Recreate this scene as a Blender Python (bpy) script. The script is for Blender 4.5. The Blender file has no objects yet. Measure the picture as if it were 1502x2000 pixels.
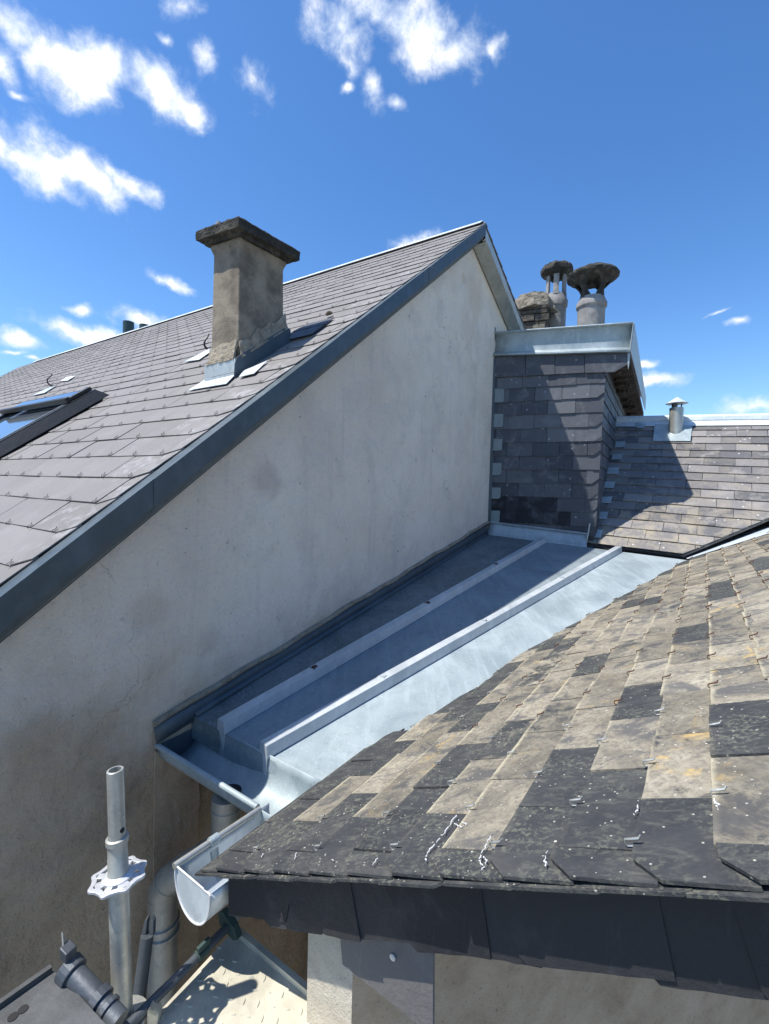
import bpy, math, random
import numpy as np
from mathutils import Vector, Matrix
random.seed(7); rng = np.random.default_rng(7)
sc = bpy.context.scene
col = sc.collection
R = math.radians

# ------------------------------------------------------------------ camera, world, sun, exposure
RT = np.array([0.99967051, 0.00111695, 0.02564434])
UP = np.array([-0.02566865, 0.04349965, 0.99872364])
FW_ = np.array([0.0, 0.99905282, -0.04351399])
F = 900.0
camd = bpy.data.cameras.new('camera'); cam = bpy.data.objects.new('camera', camd); col.objects.link(cam)
camd.sensor_fit = 'HORIZONTAL'; camd.sensor_width = 36; camd.lens = 36 * F / 1502
camd.clip_start = 0.02; camd.clip_end = 5000
BK = -FW_ / np.linalg.norm(FW_)
XX = RT / np.linalg.norm(RT); YY = np.cross(BK, XX); YY /= np.linalg.norm(YY); XX = np.cross(YY, BK)
cam.matrix_world = Matrix(((XX[0], YY[0], BK[0], 0), (XX[1], YY[1], BK[1], 0), (XX[2], YY[2], BK[2], 0), (0, 0, 0, 1)))
sc.camera = cam

SUN_AZ, SUN_EL = R(-105), R(63)
sv = np.array([math.sin(SUN_AZ) * math.cos(SUN_EL), math.cos(SUN_AZ) * math.cos(SUN_EL), math.sin(SUN_EL)])
ld = bpy.data.lights.new('sun', 'SUN'); ld.energy = 4.6; ld.angle = R(0.53); ld.color = (1, 0.955, 0.89)
sun = bpy.data.objects.new('sun', ld); col.objects.link(sun)
sun.rotation_euler = Vector(sv).to_track_quat('Z', 'Y').to_euler(); sun.location = (0, 0, 30)

sc.view_settings.view_transform = 'Standard'; sc.view_settings.look = 'None'
sc.view_settings.exposure = 0.50; sc.view_settings.gamma = 1

Zv = np.array([0, 0, 1.0])
def nrm(v): return v / np.linalg.norm(v)
def ray(px, py): return RT * (px - 751) / F - UP * (py - 1000) / F + FW_
def isect(px, py, n, q): v = ray(px, py); return v * (n @ q) / (n @ v)
def onz(px, py, z): v = ray(px, py); return v * z / v[2]
def proj(P): return np.array([751 + F * (P @ RT) / (P @ FW_), 1000 - F * (P @ UP) / (P @ FW_)])
def wdir(az, el=0): az, el = R(az), R(el); return np.array([math.sin(az) * math.cos(el), math.cos(az) * math.cos(el), math.sin(el)])

w = bpy.data.worlds.new('World'); sc.world = w; w.use_nodes = True
nt = w.node_tree; nt.nodes.clear()
def N(t, **k):
    n = nt.nodes.new(t)
    for a, b in k.items(): setattr(n, a, b)
    return n
def WL(a, b): nt.links.new(a, b)
sky = N('ShaderNodeTexSky', sky_type='NISHITA', sun_disc=False, sun_elevation=SUN_EL, sun_rotation=SUN_AZ % (2 * math.pi),
        altitude=200, air_density=1.0, dust_density=0.35, ozone_density=3.0)
hs = N('ShaderNodeHueSaturation'); hs.inputs['Saturation'].default_value = 1.24; hs.inputs['Hue'].default_value = 0.504
WL(sky.outputs[0], hs.inputs['Color'])
bg = N('ShaderNodeBackground'); bg.inputs[1].default_value = 0.15; WL(hs.outputs[0], bg.inputs[0])
tc = N('ShaderNodeTexCoord')
vn = N('ShaderNodeVectorMath', operation='NORMALIZE'); WL(tc.outputs['Generated'], vn.inputs[0])
# a slow warp of the direction gives the clouds ragged outlines
wn = N('ShaderNodeTexNoise'); wn.inputs['Scale'].default_value = 9; wn.inputs['Detail'].default_value = 5; WL(vn.outputs[0], wn.inputs['Vector'])
ws = N('ShaderNodeVectorMath', operation='SUBTRACT'); WL(wn.outputs['Color'], ws.inputs[0]); ws.inputs[1].default_value = (.5, .5, .5)
wm = N('ShaderNodeVectorMath', operation='SCALE'); WL(ws.outputs[0], wm.inputs[0]); wm.inputs['Scale'].default_value = 0.06
wa = N('ShaderNodeVectorMath', operation='ADD'); WL(vn.outputs[0], wa.inputs[0]); WL(wm.outputs[0], wa.inputs[1])
# px, py, half length, half height, tilt (deg, + = right end down), weight
CL = [(130,130,90,52,8,1.0),(0,130,45,35,20,.85),(215,125,50,45,0,.9),(310,170,72,48,30,1.0),(362,205,45,28,20,.9),(400,115,38,48,-20,.7),
      (495,170,62,48,25,.72),(60,300,90,48,26,1.0),(150,330,105,42,20,1.0),(240,355,80,30,8,.95),(0,262,50,30,20,.9),
      (355,10,60,40,0,.62),(318,68,22,16,0,.7),
      (670,60,100,60,32,.8),(740,15,150,50,0,.72),(820,60,130,70,10,.8),(890,90,95,60,15,.74),(675,112,45,32,20,.72),(960,100,22,36,0,.6),
      (733,172,30,40,-20,.85),(677,172,20,14,0,.7),(775,212,42,20,20,.52),
      (800,470,55,22,-12,.72),(330,548,55,14,14,.85),(268,618,55,24,8,1.0),(165,608,26,13,0,.9),(170,662,85,24,6,1.0),(30,662,48,20,15,.95),(20,690,26,9,0,.8),(55,705,22,8,0,.8),
      (1270,742,55,15,3,.95),(1262,710,40,12,4,.62),(1470,797,60,22,0,.95),(1438,630,24,13,-8,.75),(1405,610,50,8,-10,.5),(40,190,40,12,0,.6),
      (-300,300,200,90,10,.9),(-500,600,200,60,0,.9),(1800,400,200,70,0,.9),(1900,750,250,60,0,.9)]
prev = None
for (px, py, rx, ry, tl, wt) in CL:
    c = nrm(ray(px, py)); cx = nrm(np.cross(c, Zv)); cy = np.cross(cx, c)
    k = np.linalg.norm(ray(px, py))
    a_ = R(tl); t1 = cx * math.cos(a_) - cy * math.sin(a_); t2 = cx * math.sin(a_) + cy * math.cos(a_)
    kx = F * k / rx / 1.28; ky = F * k / ry / 1.28
    d1 = N('ShaderNodeVectorMath', operation='DOT_PRODUCT'); WL(wa.outputs[0], d1.inputs[0]); d1.inputs[1].default_value = tuple(t1 * kx)
    d2 = N('ShaderNodeVectorMath', operation='DOT_PRODUCT'); WL(wa.outputs[0], d2.inputs[0]); d2.inputs[1].default_value = tuple(t2 * ky)
    d3 = N('ShaderNodeVectorMath', operation='DOT_PRODUCT'); WL(wa.outputs[0], d3.inputs[0]); d3.inputs[1].default_value = tuple((c - nrm(c)) * 0)
    cb = N('ShaderNodeCombineXYZ'); WL(d1.outputs['Value'], cb.inputs[0]); WL(d2.outputs['Value'], cb.inputs[1])
    ln = N('ShaderNodeVectorMath', operation='LENGTH'); WL(cb.outputs[0], ln.inputs[0])
    sb = N('ShaderNodeMath', operation='SUBTRACT'); sb.inputs[0].default_value = wt; WL(ln.outputs['Value'], sb.inputs[1])
    nt.nodes.remove(d3)
    if prev is None: prev = sb
    else:
        mx = N('ShaderNodeMath', operation='SMOOTH_MAX'); mx.inputs[2].default_value = 0.12
        WL(prev.outputs[0], mx.inputs[0]); WL(sb.outputs[0], mx.inputs[1]); prev = mx
n1 = N('ShaderNodeTexNoise'); n1.inputs['Scale'].default_value = 17; n1.inputs['Detail'].default_value = 9; n1.inputs['Roughness'].default_value = .62
n1.inputs['Distortion'].default_value = .15; WL(vn.outputs[0], n1.inputs['Vector'])
m1 = N('ShaderNodeMath', operation='MULTIPLY_ADD'); WL(n1.outputs['Fac'], m1.inputs[0]); m1.inputs[1].default_value = 1.9; m1.inputs[2].default_value = -.93
ad = N('ShaderNodeMath', operation='ADD'); WL(prev.outputs[0], ad.inputs[0]); WL(m1.outputs[0], ad.inputs[1])
mr = N('ShaderNodeMapRange', interpolation_type='SMOOTHSTEP'); mr.inputs[1].default_value = 0.06; mr.inputs[2].default_value = 0.90; mr.inputs[4].default_value = .97
WL(ad.outputs[0], mr.inputs[0])
bg2 = N('ShaderNodeBackground'); bg2.inputs[1].default_value = 0.92
cr = N('ShaderNodeValToRGB'); cr.color_ramp.elements[0].position = .35; cr.color_ramp.elements[0].color = (.70, .79, .92, 1)
cr.color_ramp.elements[1].position = .95; cr.color_ramp.elements[1].color = (1, 1, 1, 1); nb = N('ShaderNodeTexNoise'); nb.inputs['Scale'].default_value = 26; nb.inputs['Detail'].default_value = 7; WL(vn.outputs[0], nb.inputs['Vector'])
mb_ = N('ShaderNodeMath', operation='MULTIPLY_ADD'); WL(nb.outputs['Fac'], mb_.inputs[0]); mb_.inputs[1].default_value = 1.5; mb_.inputs[2].default_value = -.78
ma_ = N('ShaderNodeMath', operation='ADD'); WL(mb_.outputs[0], ma_.inputs[0]); WL(mr.outputs[0], ma_.inputs[1]); WL(ma_.outputs[0], cr.inputs[0]); WL(cr.outputs[0], bg2.inputs[0])
mxs = N('ShaderNodeMixShader'); WL(mr.outputs[0], mxs.inputs[0]); WL(bg.outputs[0], mxs.inputs[1]); WL(bg2.outputs[0], mxs.inputs[2])
wo = N('ShaderNodeOutputWorld'); WL(mxs.outputs[0], wo.inputs[0])
w.cycles.sampling_method = 'MANUAL'; w.cycles.sample_map_resolution = 1024

# ------------------------------------------------------------------ material helper
class Mat:
    def __init__(s, name):
        s.m = bpy.data.materials.new(name); s.m.use_nodes = True; s.t = s.m.node_tree
        s.b = s.t.nodes['Principled BSDF']; s.o = s.t.nodes['Material Output']
        s.tc = s.n('ShaderNodeTexCoord').outputs['Object']
    def n(s, t, **k):
        x = s.t.nodes.new(t)
        for a, b in k.items(): setattr(x, a, b)
        return x
    def l(s, a, b): s.t.links.new(a, b)
    def noise(s, scale, detail=6, rough=.6, dist=0, vec=None, seed=None):
        x = s.n('ShaderNodeTexNoise'); x.inputs['Scale'].default_value = scale; x.inputs['Detail'].default_value = detail
        x.inputs['Roughness'].default_value = rough; x.inputs['Distortion'].default_value = dist
        v = vec or s.tc
        if seed is not None:
            a = s.n('ShaderNodeVectorMath', operation='ADD'); s.l(v, a.inputs[0]); a.inputs[1].default_value = (seed, seed * 1.7, seed * .3); v = a.outputs[0]
        s.l(v, x.inputs['Vector']); return x.outputs['Fac']
    def ramp(s, fac, pts):
        x = s.n('ShaderNodeValToRGB'); e = x.color_ramp.elements
        while len(e) < len(pts): e.new(.5)
        for i, (p, c) in enumerate(pts):
            e[i].position = p; e[i].color = (*c, 1) if len(c) == 3 else c
        s.l(fac, x.inputs[0]); return x.outputs[0]
    def mr(s, fac, a, b, c=0., d=1., smooth=True):
        x = s.n('ShaderNodeMapRange', interpolation_type='SMOOTHSTEP' if smooth else 'LINEAR')
        for i, v in zip((1, 2, 3, 4), (a, b, c, d)): x.inputs[i].default_value = v
        s.l(fac, x.inputs[0]); return x.outputs[0]
    def mix(s, fac, a, b, mode='MIX'):
        x = s.n('ShaderNodeMix', data_type='RGBA', blend_type=mode)
        if isinstance(fac, (int, float)): x.inputs[0].default_value = fac
        else: s.l(fac, x.inputs[0])
        for i, v in ((6, a), (7, b)):
            if isinstance(v, tuple): x.inputs[i].default_value = (*v, 1)
            else: s.l(v, x.inputs[i])
        return x.outputs[2]
    def math(s, op, a, b=0.0):
        x = s.n('ShaderNodeMath', operation=op)
        for i, v in enumerate((a, b)):
            if isinstance(v, (int, float)): x.inputs[i].default_value = v
            else: s.l(v, x.inputs[i])
        return x.outputs[0]
    def attr(s, name='tone'):
        x = s.n('ShaderNodeAttribute', attribute_name=name); return x
    def bump(s, h, dist, strength=1., prev=None):
        x = s.n('ShaderNodeBump'); x.inputs['Distance'].default_value = dist; x.inputs['Strength'].default_value = strength
        s.l(h, x.inputs['Height'])
        if prev: s.l(prev, x.inputs['Normal'])
        return x.outputs[0]
    def fin(s, colr=None, rough=None, normal=None, metal=None, spec=None):
        for k, v in (('Base Color', colr), ('Roughness', rough), ('Metallic', metal), ('Specular IOR Level', spec)):
            if v is None: continue
            if isinstance(v, (int, float)): s.b.inputs[k].default_value = v
            elif isinstance(v, tuple): s.b.inputs[k].default_value = (*v, 1)
            else: s.l(v, s.b.inputs[k])
        if normal: s.l(normal, s.b.inputs['Normal'])
        return s.m
    def mapping(s, scale, rot=(0, 0, 0)):
        x = s.n('ShaderNodeMapping'); x.inputs['Scale'].default_value = scale; x.inputs['Rotation'].default_value = rot
        s.l(s.tc, x.inputs[0]); return x.outputs[0]

_nW = np.cross(wdir(33), Zv)
def _g3():
    C0 = wdir(math.degrees(0.6044044479679451)); J0 = wdir(math.degrees(0.6044044479679451) - 90, -26)
    n_ = nrm(np.cross(C0, J0)); q_ = isect(400, 1687, n_, ray(400, 1687)); return onz(305, 1455, q_[2] - .03)
G3_ = _g3()
def Wst(px, py): return isect(px, py, _nW, G3_)
STAINS = [(930, 580, .22, .55, (0.68, 0.54, 0.39)), (915, 640, .2, .4, (0.68, 0.55, 0.42)), (520, 935, .10, .7, (0.63, 0.53, 0.45)), (905, 545, .06, .5, (0.61, 0.49, 0.35)),
          (360, 1110, .10, .4, (0.70, 0.61, 0.49)), (290, 1190, .09, .45, (0.62, 0.51, 0.39)), (100, 1330, .14, .4, (0.61, 0.51, 0.41)), (620, 880, .12, .35, (0.74, 0.66, 0.61)), (410, 1250, .08, .45, (0.61, 0.51, 0.42)), (180, 1420, .12, .5, (0.51, 0.41, 0.30)), (235, 1570, .14, .5, (0.24, 0.20, 0.15)), (60, 1440, .12, .5, (0.49, 0.39, 0.28))]
def m_render():
    m = Mat('wall_render')
    big = m.noise(1.1, 6, .6, .4); mid = m.noise(5, 7, .65, .3); fine = m.noise(60, 6, .7); spk = m.noise(170, 3, .6)
    base = m.ramp(big, [(.28, (.73, .62, .49)), (.44, (.84, .735, .605)), (.56, (.88, .785, .66)), (.72, (.90, .82, .71))])
    c = m.mix(m.mr(mid, .46, .68, 0, .5), base, (.66, .59, .51))
    c = m.mix(m.mr(fine, .55, .74, 0, .5), c, (.50, .45, .39))
    for (sx, sy, r_, k_, cc_) in STAINS:
        d_ = m.n('ShaderNodeVectorMath', operation='DISTANCE'); m.l(m.tc, d_.inputs[0]); d_.inputs[1].default_value = tuple(map(float, Wst(sx, sy)))
        nz = m.math('ADD', d_.outputs['Value'], m.math('MULTIPLY', m.math('SUBTRACT', m.noise(9, 7, .7, .4, seed=sx * .01), .5), r_ * 1.6))
        c = m.mix(m.math('MULTIPLY', m.mr(nz, r_ * .25, r_, 1, 0), k_), c, cc_)
    mpr = m.mapping((14, 14, 1.3)); run_ = m.noise(1.0, 6, .6, .4, vec=mpr)
    c = m.mix(m.math('MULTIPLY', m.mr(run_, .54, .72), m.mr(big, .4, .6, .45, .1)), c, (.60, .54, .47))
    vv = m.n('ShaderNodeTexVoronoi', feature='DISTANCE_TO_EDGE'); vv.inputs['Scale'].default_value = 1.7
    wv_ = m.n('ShaderNodeTexNoise'); wv_.inputs['Scale'].default_value = 5; wv_.inputs['Detail'].default_value = 8; m.l(m.tc, wv_.inputs['Vector'])
    wx = m.n('ShaderNodeVectorMath', operation='SCALE'); m.l(wv_.outputs['Color'], wx.inputs[0]); wx.inputs['Scale'].default_value = .35
    wy = m.n('ShaderNodeVectorMath', operation='ADD'); m.l(wx.outputs[0], wy.inputs[0]); m.l(m.tc, wy.inputs[1]); m.l(wy.outputs[0], vv.inputs['Vector'])
    crack = m.math('MULTIPLY', m.mr(vv.outputs['Distance'], .0, .0045, 1, 0), m.mr(m.noise(1.3, 3, .5, seed=31), .56, .62))
    c = m.mix(m.math('MULTIPLY', crack, .55), c, (.2, .17, .14))
    # grime rising from below: darker brown, mossy speckle on the lower wall
    sp = m.n('ShaderNodeSeparateXYZ'); m.l(m.tc, sp.inputs[0])
    h = m.math('ADD', m.math('SUBTRACT', sp.outputs[2], .04), m.math('MULTIPLY', m.noise(2.2, 6, .65, .5, seed=3), .55))
    low = m.mr(h, -.66, -.22, 1, 0)
    grime = m.ramp(m.noise(3.3, 7, .7, .3, seed=8), [(.3, (.30, .20, .115)), (.5, (.53, .38, .23)), (.7, (.68, .52, .35))])
    c = m.mix(m.math('MULTIPLY', low, .88), c, grime)
    c = m.mix(m.mr(spk, .63, .74, 0, .55), c, (.09, .075, .05))
    pit = m.noise(38, 4, .6, seed=5)
    c = m.mix(m.math('MULTIPLY', m.mr(pit, .66, .74), m.mr(mid, .42, .6)), c, (.13, .11, .085))
    bm = m.bump(m.noise(9, 8, .62), .026, 1); bm = m.bump(m.noise(46, 6, .7), .006, 1, bm); bm = m.bump(m.noise(150, 5, .7), .004, 1, bm)
    return m.fin(c, .95, bm)
def m_stone(name, pts, rscale=14, bd=.012):
    m = Mat(name); c = m.ramp(m.noise(rscale, 8, .7, .3), pts)
    c = m.mix(m.mr(m.noise(150, 4, .6), .6, .72, 0, .6), c, tuple(x * .35 for x in pts[0][1]))
    bm = m.bump(m.noise(rscale * 2, 8, .7), bd, 1); bm = m.bump(m.noise(220, 4, .7), .003, 1, bm)
    return m.fin(c, .95, bm)
def m_fibre():
    m = Mat('fibre_cement_slate'); a = m.attr().outputs['Color']; sp = m.n('ShaderNodeSeparateColor'); m.l(a, sp.inputs[0])
    c = m.ramp(sp.outputs[0], [(0, (.172, .160, .149)), (.5, (.188, .176, .165)), (1, (.204, .192, .180))])
    c = m.mix(m.mr(m.noise(6, 6, .6, .3), .4, .75, 0, .35), c, (.27, .25, .235))
    # dusty limescale streaks near the verge (second channel)
    st = m.math('MULTIPLY', m.mr(m.noise(16, 8, .72, .5), .46, .72), m.math('MULTIPLY', sp.outputs[1], .6))
    c = m.mix(st, c, (.46, .46, .45))
    c = m.mix(m.mr(m.noise(210, 3, .5), .69, .75, 0, .6), c, (.5, .48, .45))
    bm = m.bump(m.noise(70, 5, .6), .0012, 1)
    return m.fin(c, .72, bm, spec=.35)
def m_slate_old():
    """near roof: R = 0 dark slate .. 1 lichen-covered, G = random"""
    m = Mat('old_slate'); a_ = m.attr(); a = a_.outputs['Color']; sp = m.n('ShaderNodeSeparateColor'); m.l(a, sp.inputs[0])
    rv = m.n('ShaderNodeVectorMath', operation='ADD'); m.l(m.tc, rv.inputs[0]); cb = m.n('ShaderNodeCombineXYZ')
    m.l(m.math('MULTIPLY', sp.outputs[1], 31.7), cb.inputs[0]); m.l(m.math('MULTIPLY', sp.outputs[1], 17.3), cb.inputs[1]); m.l(cb.outputs[0], rv.inputs[1]); V = rv.outputs[0]
    mp = m.n('ShaderNodeMapping'); mp.inputs['Rotation'].default_value = (0, 0, R(34)); mp.inputs['Scale'].default_value = (1, 1, 1); m.l(V, mp.inputs[0])
    mp2 = m.n('ShaderNodeMapping'); mp2.inputs['Scale'].default_value = (6, 38, 38); m.l(mp.outputs[0], mp2.inputs[0])
    streak = m.noise(1.6, 7, .7, .4, vec=mp2.outputs[0])
    dk = m.ramp(m.noise(9, 8, .7, .4, vec=V), [(.25, (.028, .030, .033)), (.5, (.048, .050, .052)), (.75, (.080, .080, .076))])
    dk = m.mix(m.math('MULTIPLY', m.mr(streak, .48, .72), .8), dk, (.125, .125, .105))
    # crusty pale green lichen speckle on the dark slates
    l1 = m.noise(120, 5, .7, .2, vec=V); patch = m.mr(m.noise(8, 5, .6, .4, vec=V, seed=4), .42, .62)
    dk = m.mix(m.math('MULTIPLY', m.math('MULTIPLY', m.mr(l1, .50, .60), patch), .8), dk, (.16, .165, .125))
    lt = m.ramp(m.noise(11, 9, .72, .5, vec=V), [(.22, (.12, .11, .088)), (.40, (.22, .20, .155)), (.56, (.325, .295, .225)), (.75, (.44, .41, .32))])
    lt = m.mix(m.mr(m.noise(85, 6, .75, .3, vec=V), .44, .64, 0, .7), lt, (.135, .125, .108))
    # dark bare patches where the lichen has gone
    bare = m.math('MULTIPLY', m.mr(m.noise(9, 8, .72, .8, vec=V, seed=9), .50, .60), .85)
    lt = m.mix(bare, lt, (.105, .105, .104))
    # ochre and orange lichen (B channel marks how much)
    och = m.math('MULTIPLY', m.mr(m.noise(13, 7, .7, .6, vec=V, seed=13), .56, .70), sp.outputs[2])
    lt = m.mix(och, lt, (.50, .36, .15))
    vg = m.mr(m.noise(1.0, 0, .5, vec=V), .35, .65, .76, 1.10)
    cbv = m.n('ShaderNodeCombineColor'); m.l(vg, cbv.inputs[0]); m.l(m.math('MULTIPLY', vg, .985), cbv.inputs[1]); m.l(m.math('MULTIPLY', vg, .97), cbv.inputs[2])
    lt = m.mix(1.0, lt, cbv.outputs[0], 'MULTIPLY')
    f = m.math('ADD', sp.outputs[0], m.math('MULTIPLY', m.math('SUBTRACT', m.noise(14, 6, .7, .5, vec=V, seed=2), .5), 1.35))
    c = m.mix(m.mr(f, .38, .55), dk, lt)
    # cream lichen along the tail edges
    al = m.math('ADD', a_.outputs['Alpha'], m.math('MULTIPLY', m.math('SUBTRACT', m.noise(40, 6, .7, vec=V), .5), .16))
    edge = m.math('MULTIPLY', m.mr(al, .0, .075, 1, 0), m.math('MULTIPLY', m.mr(sp.outputs[0], .3, .7, .1, .8), m.mr(m.noise(5, 4, .6, seed=17), .35, .6, .15, 1)))
    c = m.mix(edge, c, (.50, .45, .31))
    # white bird-lime / lichen dots
    vo = m.n('ShaderNodeTexVoronoi', feature='F1'); vo.inputs['Scale'].default_value = 60; m.l(V, vo.inputs['Vector'])
    wn_ = m.n('ShaderNodeSeparateColor'); m.l(vo.outputs['Color'], wn_.inputs[0])
    dots = m.math('MULTIPLY', m.math('LESS_THAN', vo.outputs['Distance'], .13), m.math('GREATER_THAN', wn_.outputs[0], .93))
    vo2 = m.n('ShaderNodeTexVoronoi', feature='F1'); vo2.inputs['Scale'].default_value = 130; m.l(V, vo2.inputs['Vector'])
    wn2 = m.n('ShaderNodeSeparateColor'); m.l(vo2.outputs['Color'], wn2.inputs[0])
    dots2 = m.math('MULTIPLY', m.math('LESS_THAN', vo2.outputs['Distance'], .20), m.math('GREATER_THAN', wn2.outputs[0], .86))
    c = m.mix(m.math('MAXIMUM', m.math('MULTIPLY', dots, .8), m.math('MULTIPLY', dots2, .6)), c, (.60, .58, .48))
    bm = m.bump(streak, .0016, 1); bm = m.bump(m.noise(90, 6, .75, vec=V), .0022, 1, bm)
    return m.fin(c, .78, bm, spec=.3)
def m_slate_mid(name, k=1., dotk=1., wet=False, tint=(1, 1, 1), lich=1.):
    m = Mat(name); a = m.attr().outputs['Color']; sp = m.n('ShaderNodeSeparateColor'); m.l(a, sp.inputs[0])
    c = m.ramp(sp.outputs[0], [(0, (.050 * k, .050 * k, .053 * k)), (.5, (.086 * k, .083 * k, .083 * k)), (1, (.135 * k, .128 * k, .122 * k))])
    c = m.mix(m.mr(m.noise(7, 8, .7, .4), .5, .68, 0, .7), c, (.165 * k, .155 * k, .145 * k))
    c = m.mix(m.math('MULTIPLY', m.mr(m.noise(9, 8, .7, .5, seed=6), .40, .60), m.math('MULTIPLY', sp.outputs[2], 1.0)), c, (.36, .31, .22))
    vo = m.n('ShaderNodeTexVoronoi', feature='F1'); vo.inputs['Scale'].default_value = 24; m.l(m.tc, vo.inputs['Vector'])
    w_ = m.n('ShaderNodeSeparateColor'); m.l(vo.outputs['Color'], w_.inputs[0])
    dots = m.math('MULTIPLY', m.math('LESS_THAN', vo.outputs['Distance'], .17), m.math('GREATER_THAN', w_.outputs[0], .84))
    if dotk: c = m.mix(m.math('MULTIPLY', dots, dotk), c, (.5, .48, .45))
    mpx = m.n('ShaderNodeMapping'); mpx.inputs['Rotation'].default_value = (0, 0, R(20)); mpx.inputs['Scale'].default_value = (60, 60, 9); m.l(m.tc, mpx.inputs[0])
    c = m.mix(m.mr(m.noise(1, 7, .7, .5, vec=mpx.outputs[0]), .55, .75, 0, .35), c, (.2 * k, .2 * k, .2 * k))
    if wet: c = m.mix(m.math('MULTIPLY', sp.outputs[1], m.mr(m.noise(6, 6, .6, .5, seed=21), .3, .55)), c, (.012, .013, .016))
    c = m.mix(1.0, c, tint, 'MULTIPLY')
    bm = m.bump(m.noise(60, 7, .7), .0025, 1)
    return m.fin(c, .62, bm, spec=.4)
def m_zinc(name, c0=(.29, .35, .365), c1=(.39, .455, .465), rough=.42, metal=.2, dirt=.35):
    m = Mat(name)
    n1 = m.noise(3.2, 8, .65, .8); mp = m.mapping((2, 2, 2)); n2 = m.noise(30, 6, .7, .2); 
    mp2 = m.n('ShaderNodeMapping'); mp2.inputs['Rotation'].default_value = (0, 0, R(40)); mp2.inputs['Scale'].default_value = (22, 2.0, 8); m.l(m.tc, mp2.inputs[0])
    st = m.noise(1.2, 7, .65, .3, vec=mp2.outputs[0])
    c = m.mix(m.mr(n1, .35, .65), c0, c1)
    c = m.mix(m.mr(st, .45, .7, 0, .45), c, tuple(x * 1.22 for x in c1))
    c = m.mix(m.math('MULTIPLY', m.mr(n2, .52, .7), dirt), c, tuple(x * .62 for x in c0))
    c = m.mix(m.math('MULTIPLY', m.mr(m.noise(130, 4, .6), .6, .7), dirt), c, (.72, .76, .78))
    r = m.math('ADD', m.mr(n1, .3, .7, rough - .06, rough + .12), m.mr(n2, .4, .7, 0, .12))
    bm = m.bump(m.noise(3.2, 3, .5, .4), .004, 1); bm = m.bump(n2, .0008, 1, bm)
    return m.fin(c, r, bm, metal=metal)
def m_plain(name, c, rough=.6, metal=0., bd=.001, sc_=60, var=.25):
    m = Mat(name); cc = m.mix(m.mr(m.noise(sc_ / 5, 6, .65, .3), .35, .7), c, tuple(x * (1 - var) for x in c))
    cc = m.mix(m.mr(m.noise(sc_ * 2, 4, .6), .6, .75, 0, var), cc, tuple(x * .4 for x in c))
    return m.fin(cc, rough, m.bump(m.noise(sc_, 6, .7), bd), metal=metal)
MT = dict(
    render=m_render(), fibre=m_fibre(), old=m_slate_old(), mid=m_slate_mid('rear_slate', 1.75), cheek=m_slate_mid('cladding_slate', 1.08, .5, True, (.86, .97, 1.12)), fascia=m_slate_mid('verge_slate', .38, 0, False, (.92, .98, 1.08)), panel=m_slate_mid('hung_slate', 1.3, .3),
    zinc=m_zinc('zinc'), zincdk=m_zinc('weathered_zinc', (.065, .088, .10), (.095, .12, .135), .45, .35, .0), zincnew=m_zinc('new_zinc', (.50, .55, .57), (.60, .64, .66), .4, .4, .2),
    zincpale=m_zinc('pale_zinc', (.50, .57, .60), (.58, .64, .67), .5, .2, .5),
    zincdirty=m_zinc('dirty_zinc', (.13, .15, .15), (.20, .225, .225), .5, .2, .5), zincshade=m_zinc('shaded_zinc', (.20, .245, .265), (.27, .315, .33), .45, .2, .3), soak=m_zinc('soaker_zinc', (.17, .215, .225), (.22, .265, .27), .5, .2, .2), lowbrown=m_stone('brown_render', [(.25, (.36, .255, .165)), (.5, (.50, .375, .255)), (.75, (.60, .47, .335))], 9, .008), deckshade=m_plain('shaded_deck', (.115, .12, .12), .6, .3, .001, 60, .4),
    galv=m_zinc('galvanised_steel', (.42, .42, .38), (.56, .56, .50), .4, .6, .5), cast=m_plain('cast_wheel', (.66, .67, .68), .42, .45, .001, 120, .2),
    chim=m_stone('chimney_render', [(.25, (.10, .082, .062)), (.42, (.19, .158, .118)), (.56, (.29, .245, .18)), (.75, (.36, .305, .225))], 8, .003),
    mortar=m_stone('mortar', [(.25, (.20, .16, .11)), (.5, (.40, .34, .25)), (.75, (.54, .48, .37))], 22, .02),
    sooty=m_stone('sooty_concrete', [(.3, (.018, .018, .016)), (.52, (.05, .047, .038)), (.64, (.13, .118, .09)), (.8, (.24, .22, .18))], 15, .03),
    brick=m_stone('old_brick', [(.3, (.03, .028, .024)), (.5, (.085, .075, .062)), (.7, (.20, .175, .14))], 16, .02),
    stone=m_stone('rubble_stone', [(.3, (.12, .105, .08)), (.5, (.28, .25, .19)), (.7, (.42, .38, .30))], 18, .04),
    pot=m_stone('pot_clay', [(.3, (.17, .165, .155)), (.5, (.27, .26, .245)), (.75, (.38, .37, .35))], 12, .005),
    lowall=m_stone('lower_render', [(.25, (.46, .41, .31)), (.5, (.60, .54, .43)), (.75, (.70, .65, .53))], 12, .008),
    dark=m_plain('dark_iron', (.03, .03, .032), .5, .3), under=m_plain('roof_underlay', (.025, .024, .023), .9),
    rust=m_plain('rusted_hook', (.12, .055, .035), .7, .3), green=m_plain('green_paint', (.045, .085, .075), .55, .1),
    flue=m_plain('glazed_flue', (.035, .06, .055), .35, .1), frame=m_plain('window_frame', (.018, .022, .025), .4, .2),
    soffit=m_stone('rough_soffit', [(.3, (.03, .025, .02)), (.55, (.07, .055, .045)), (.72, (.20, .16, .12))], 12, .03),
    deck=m_plain('deck_plate', (.62, .59, .47), .62, .15, .001, 40, .3), tube=m_plain('grey_tube', (.115, .13, .145), .5, .4, .001, 60, .35),
    lime=m_plain('limescale', (.72, .72, .70), .9), ground=m_stone('ground_paving', [(.3, (.12, .12, .11)), (.7, (.2, .19, .17))], 3, .01),
    moss=m_stone('moss', [(.3, (.05, .04, .025)), (.7, (.13, .11, .07))], 30, .02),
)
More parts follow.
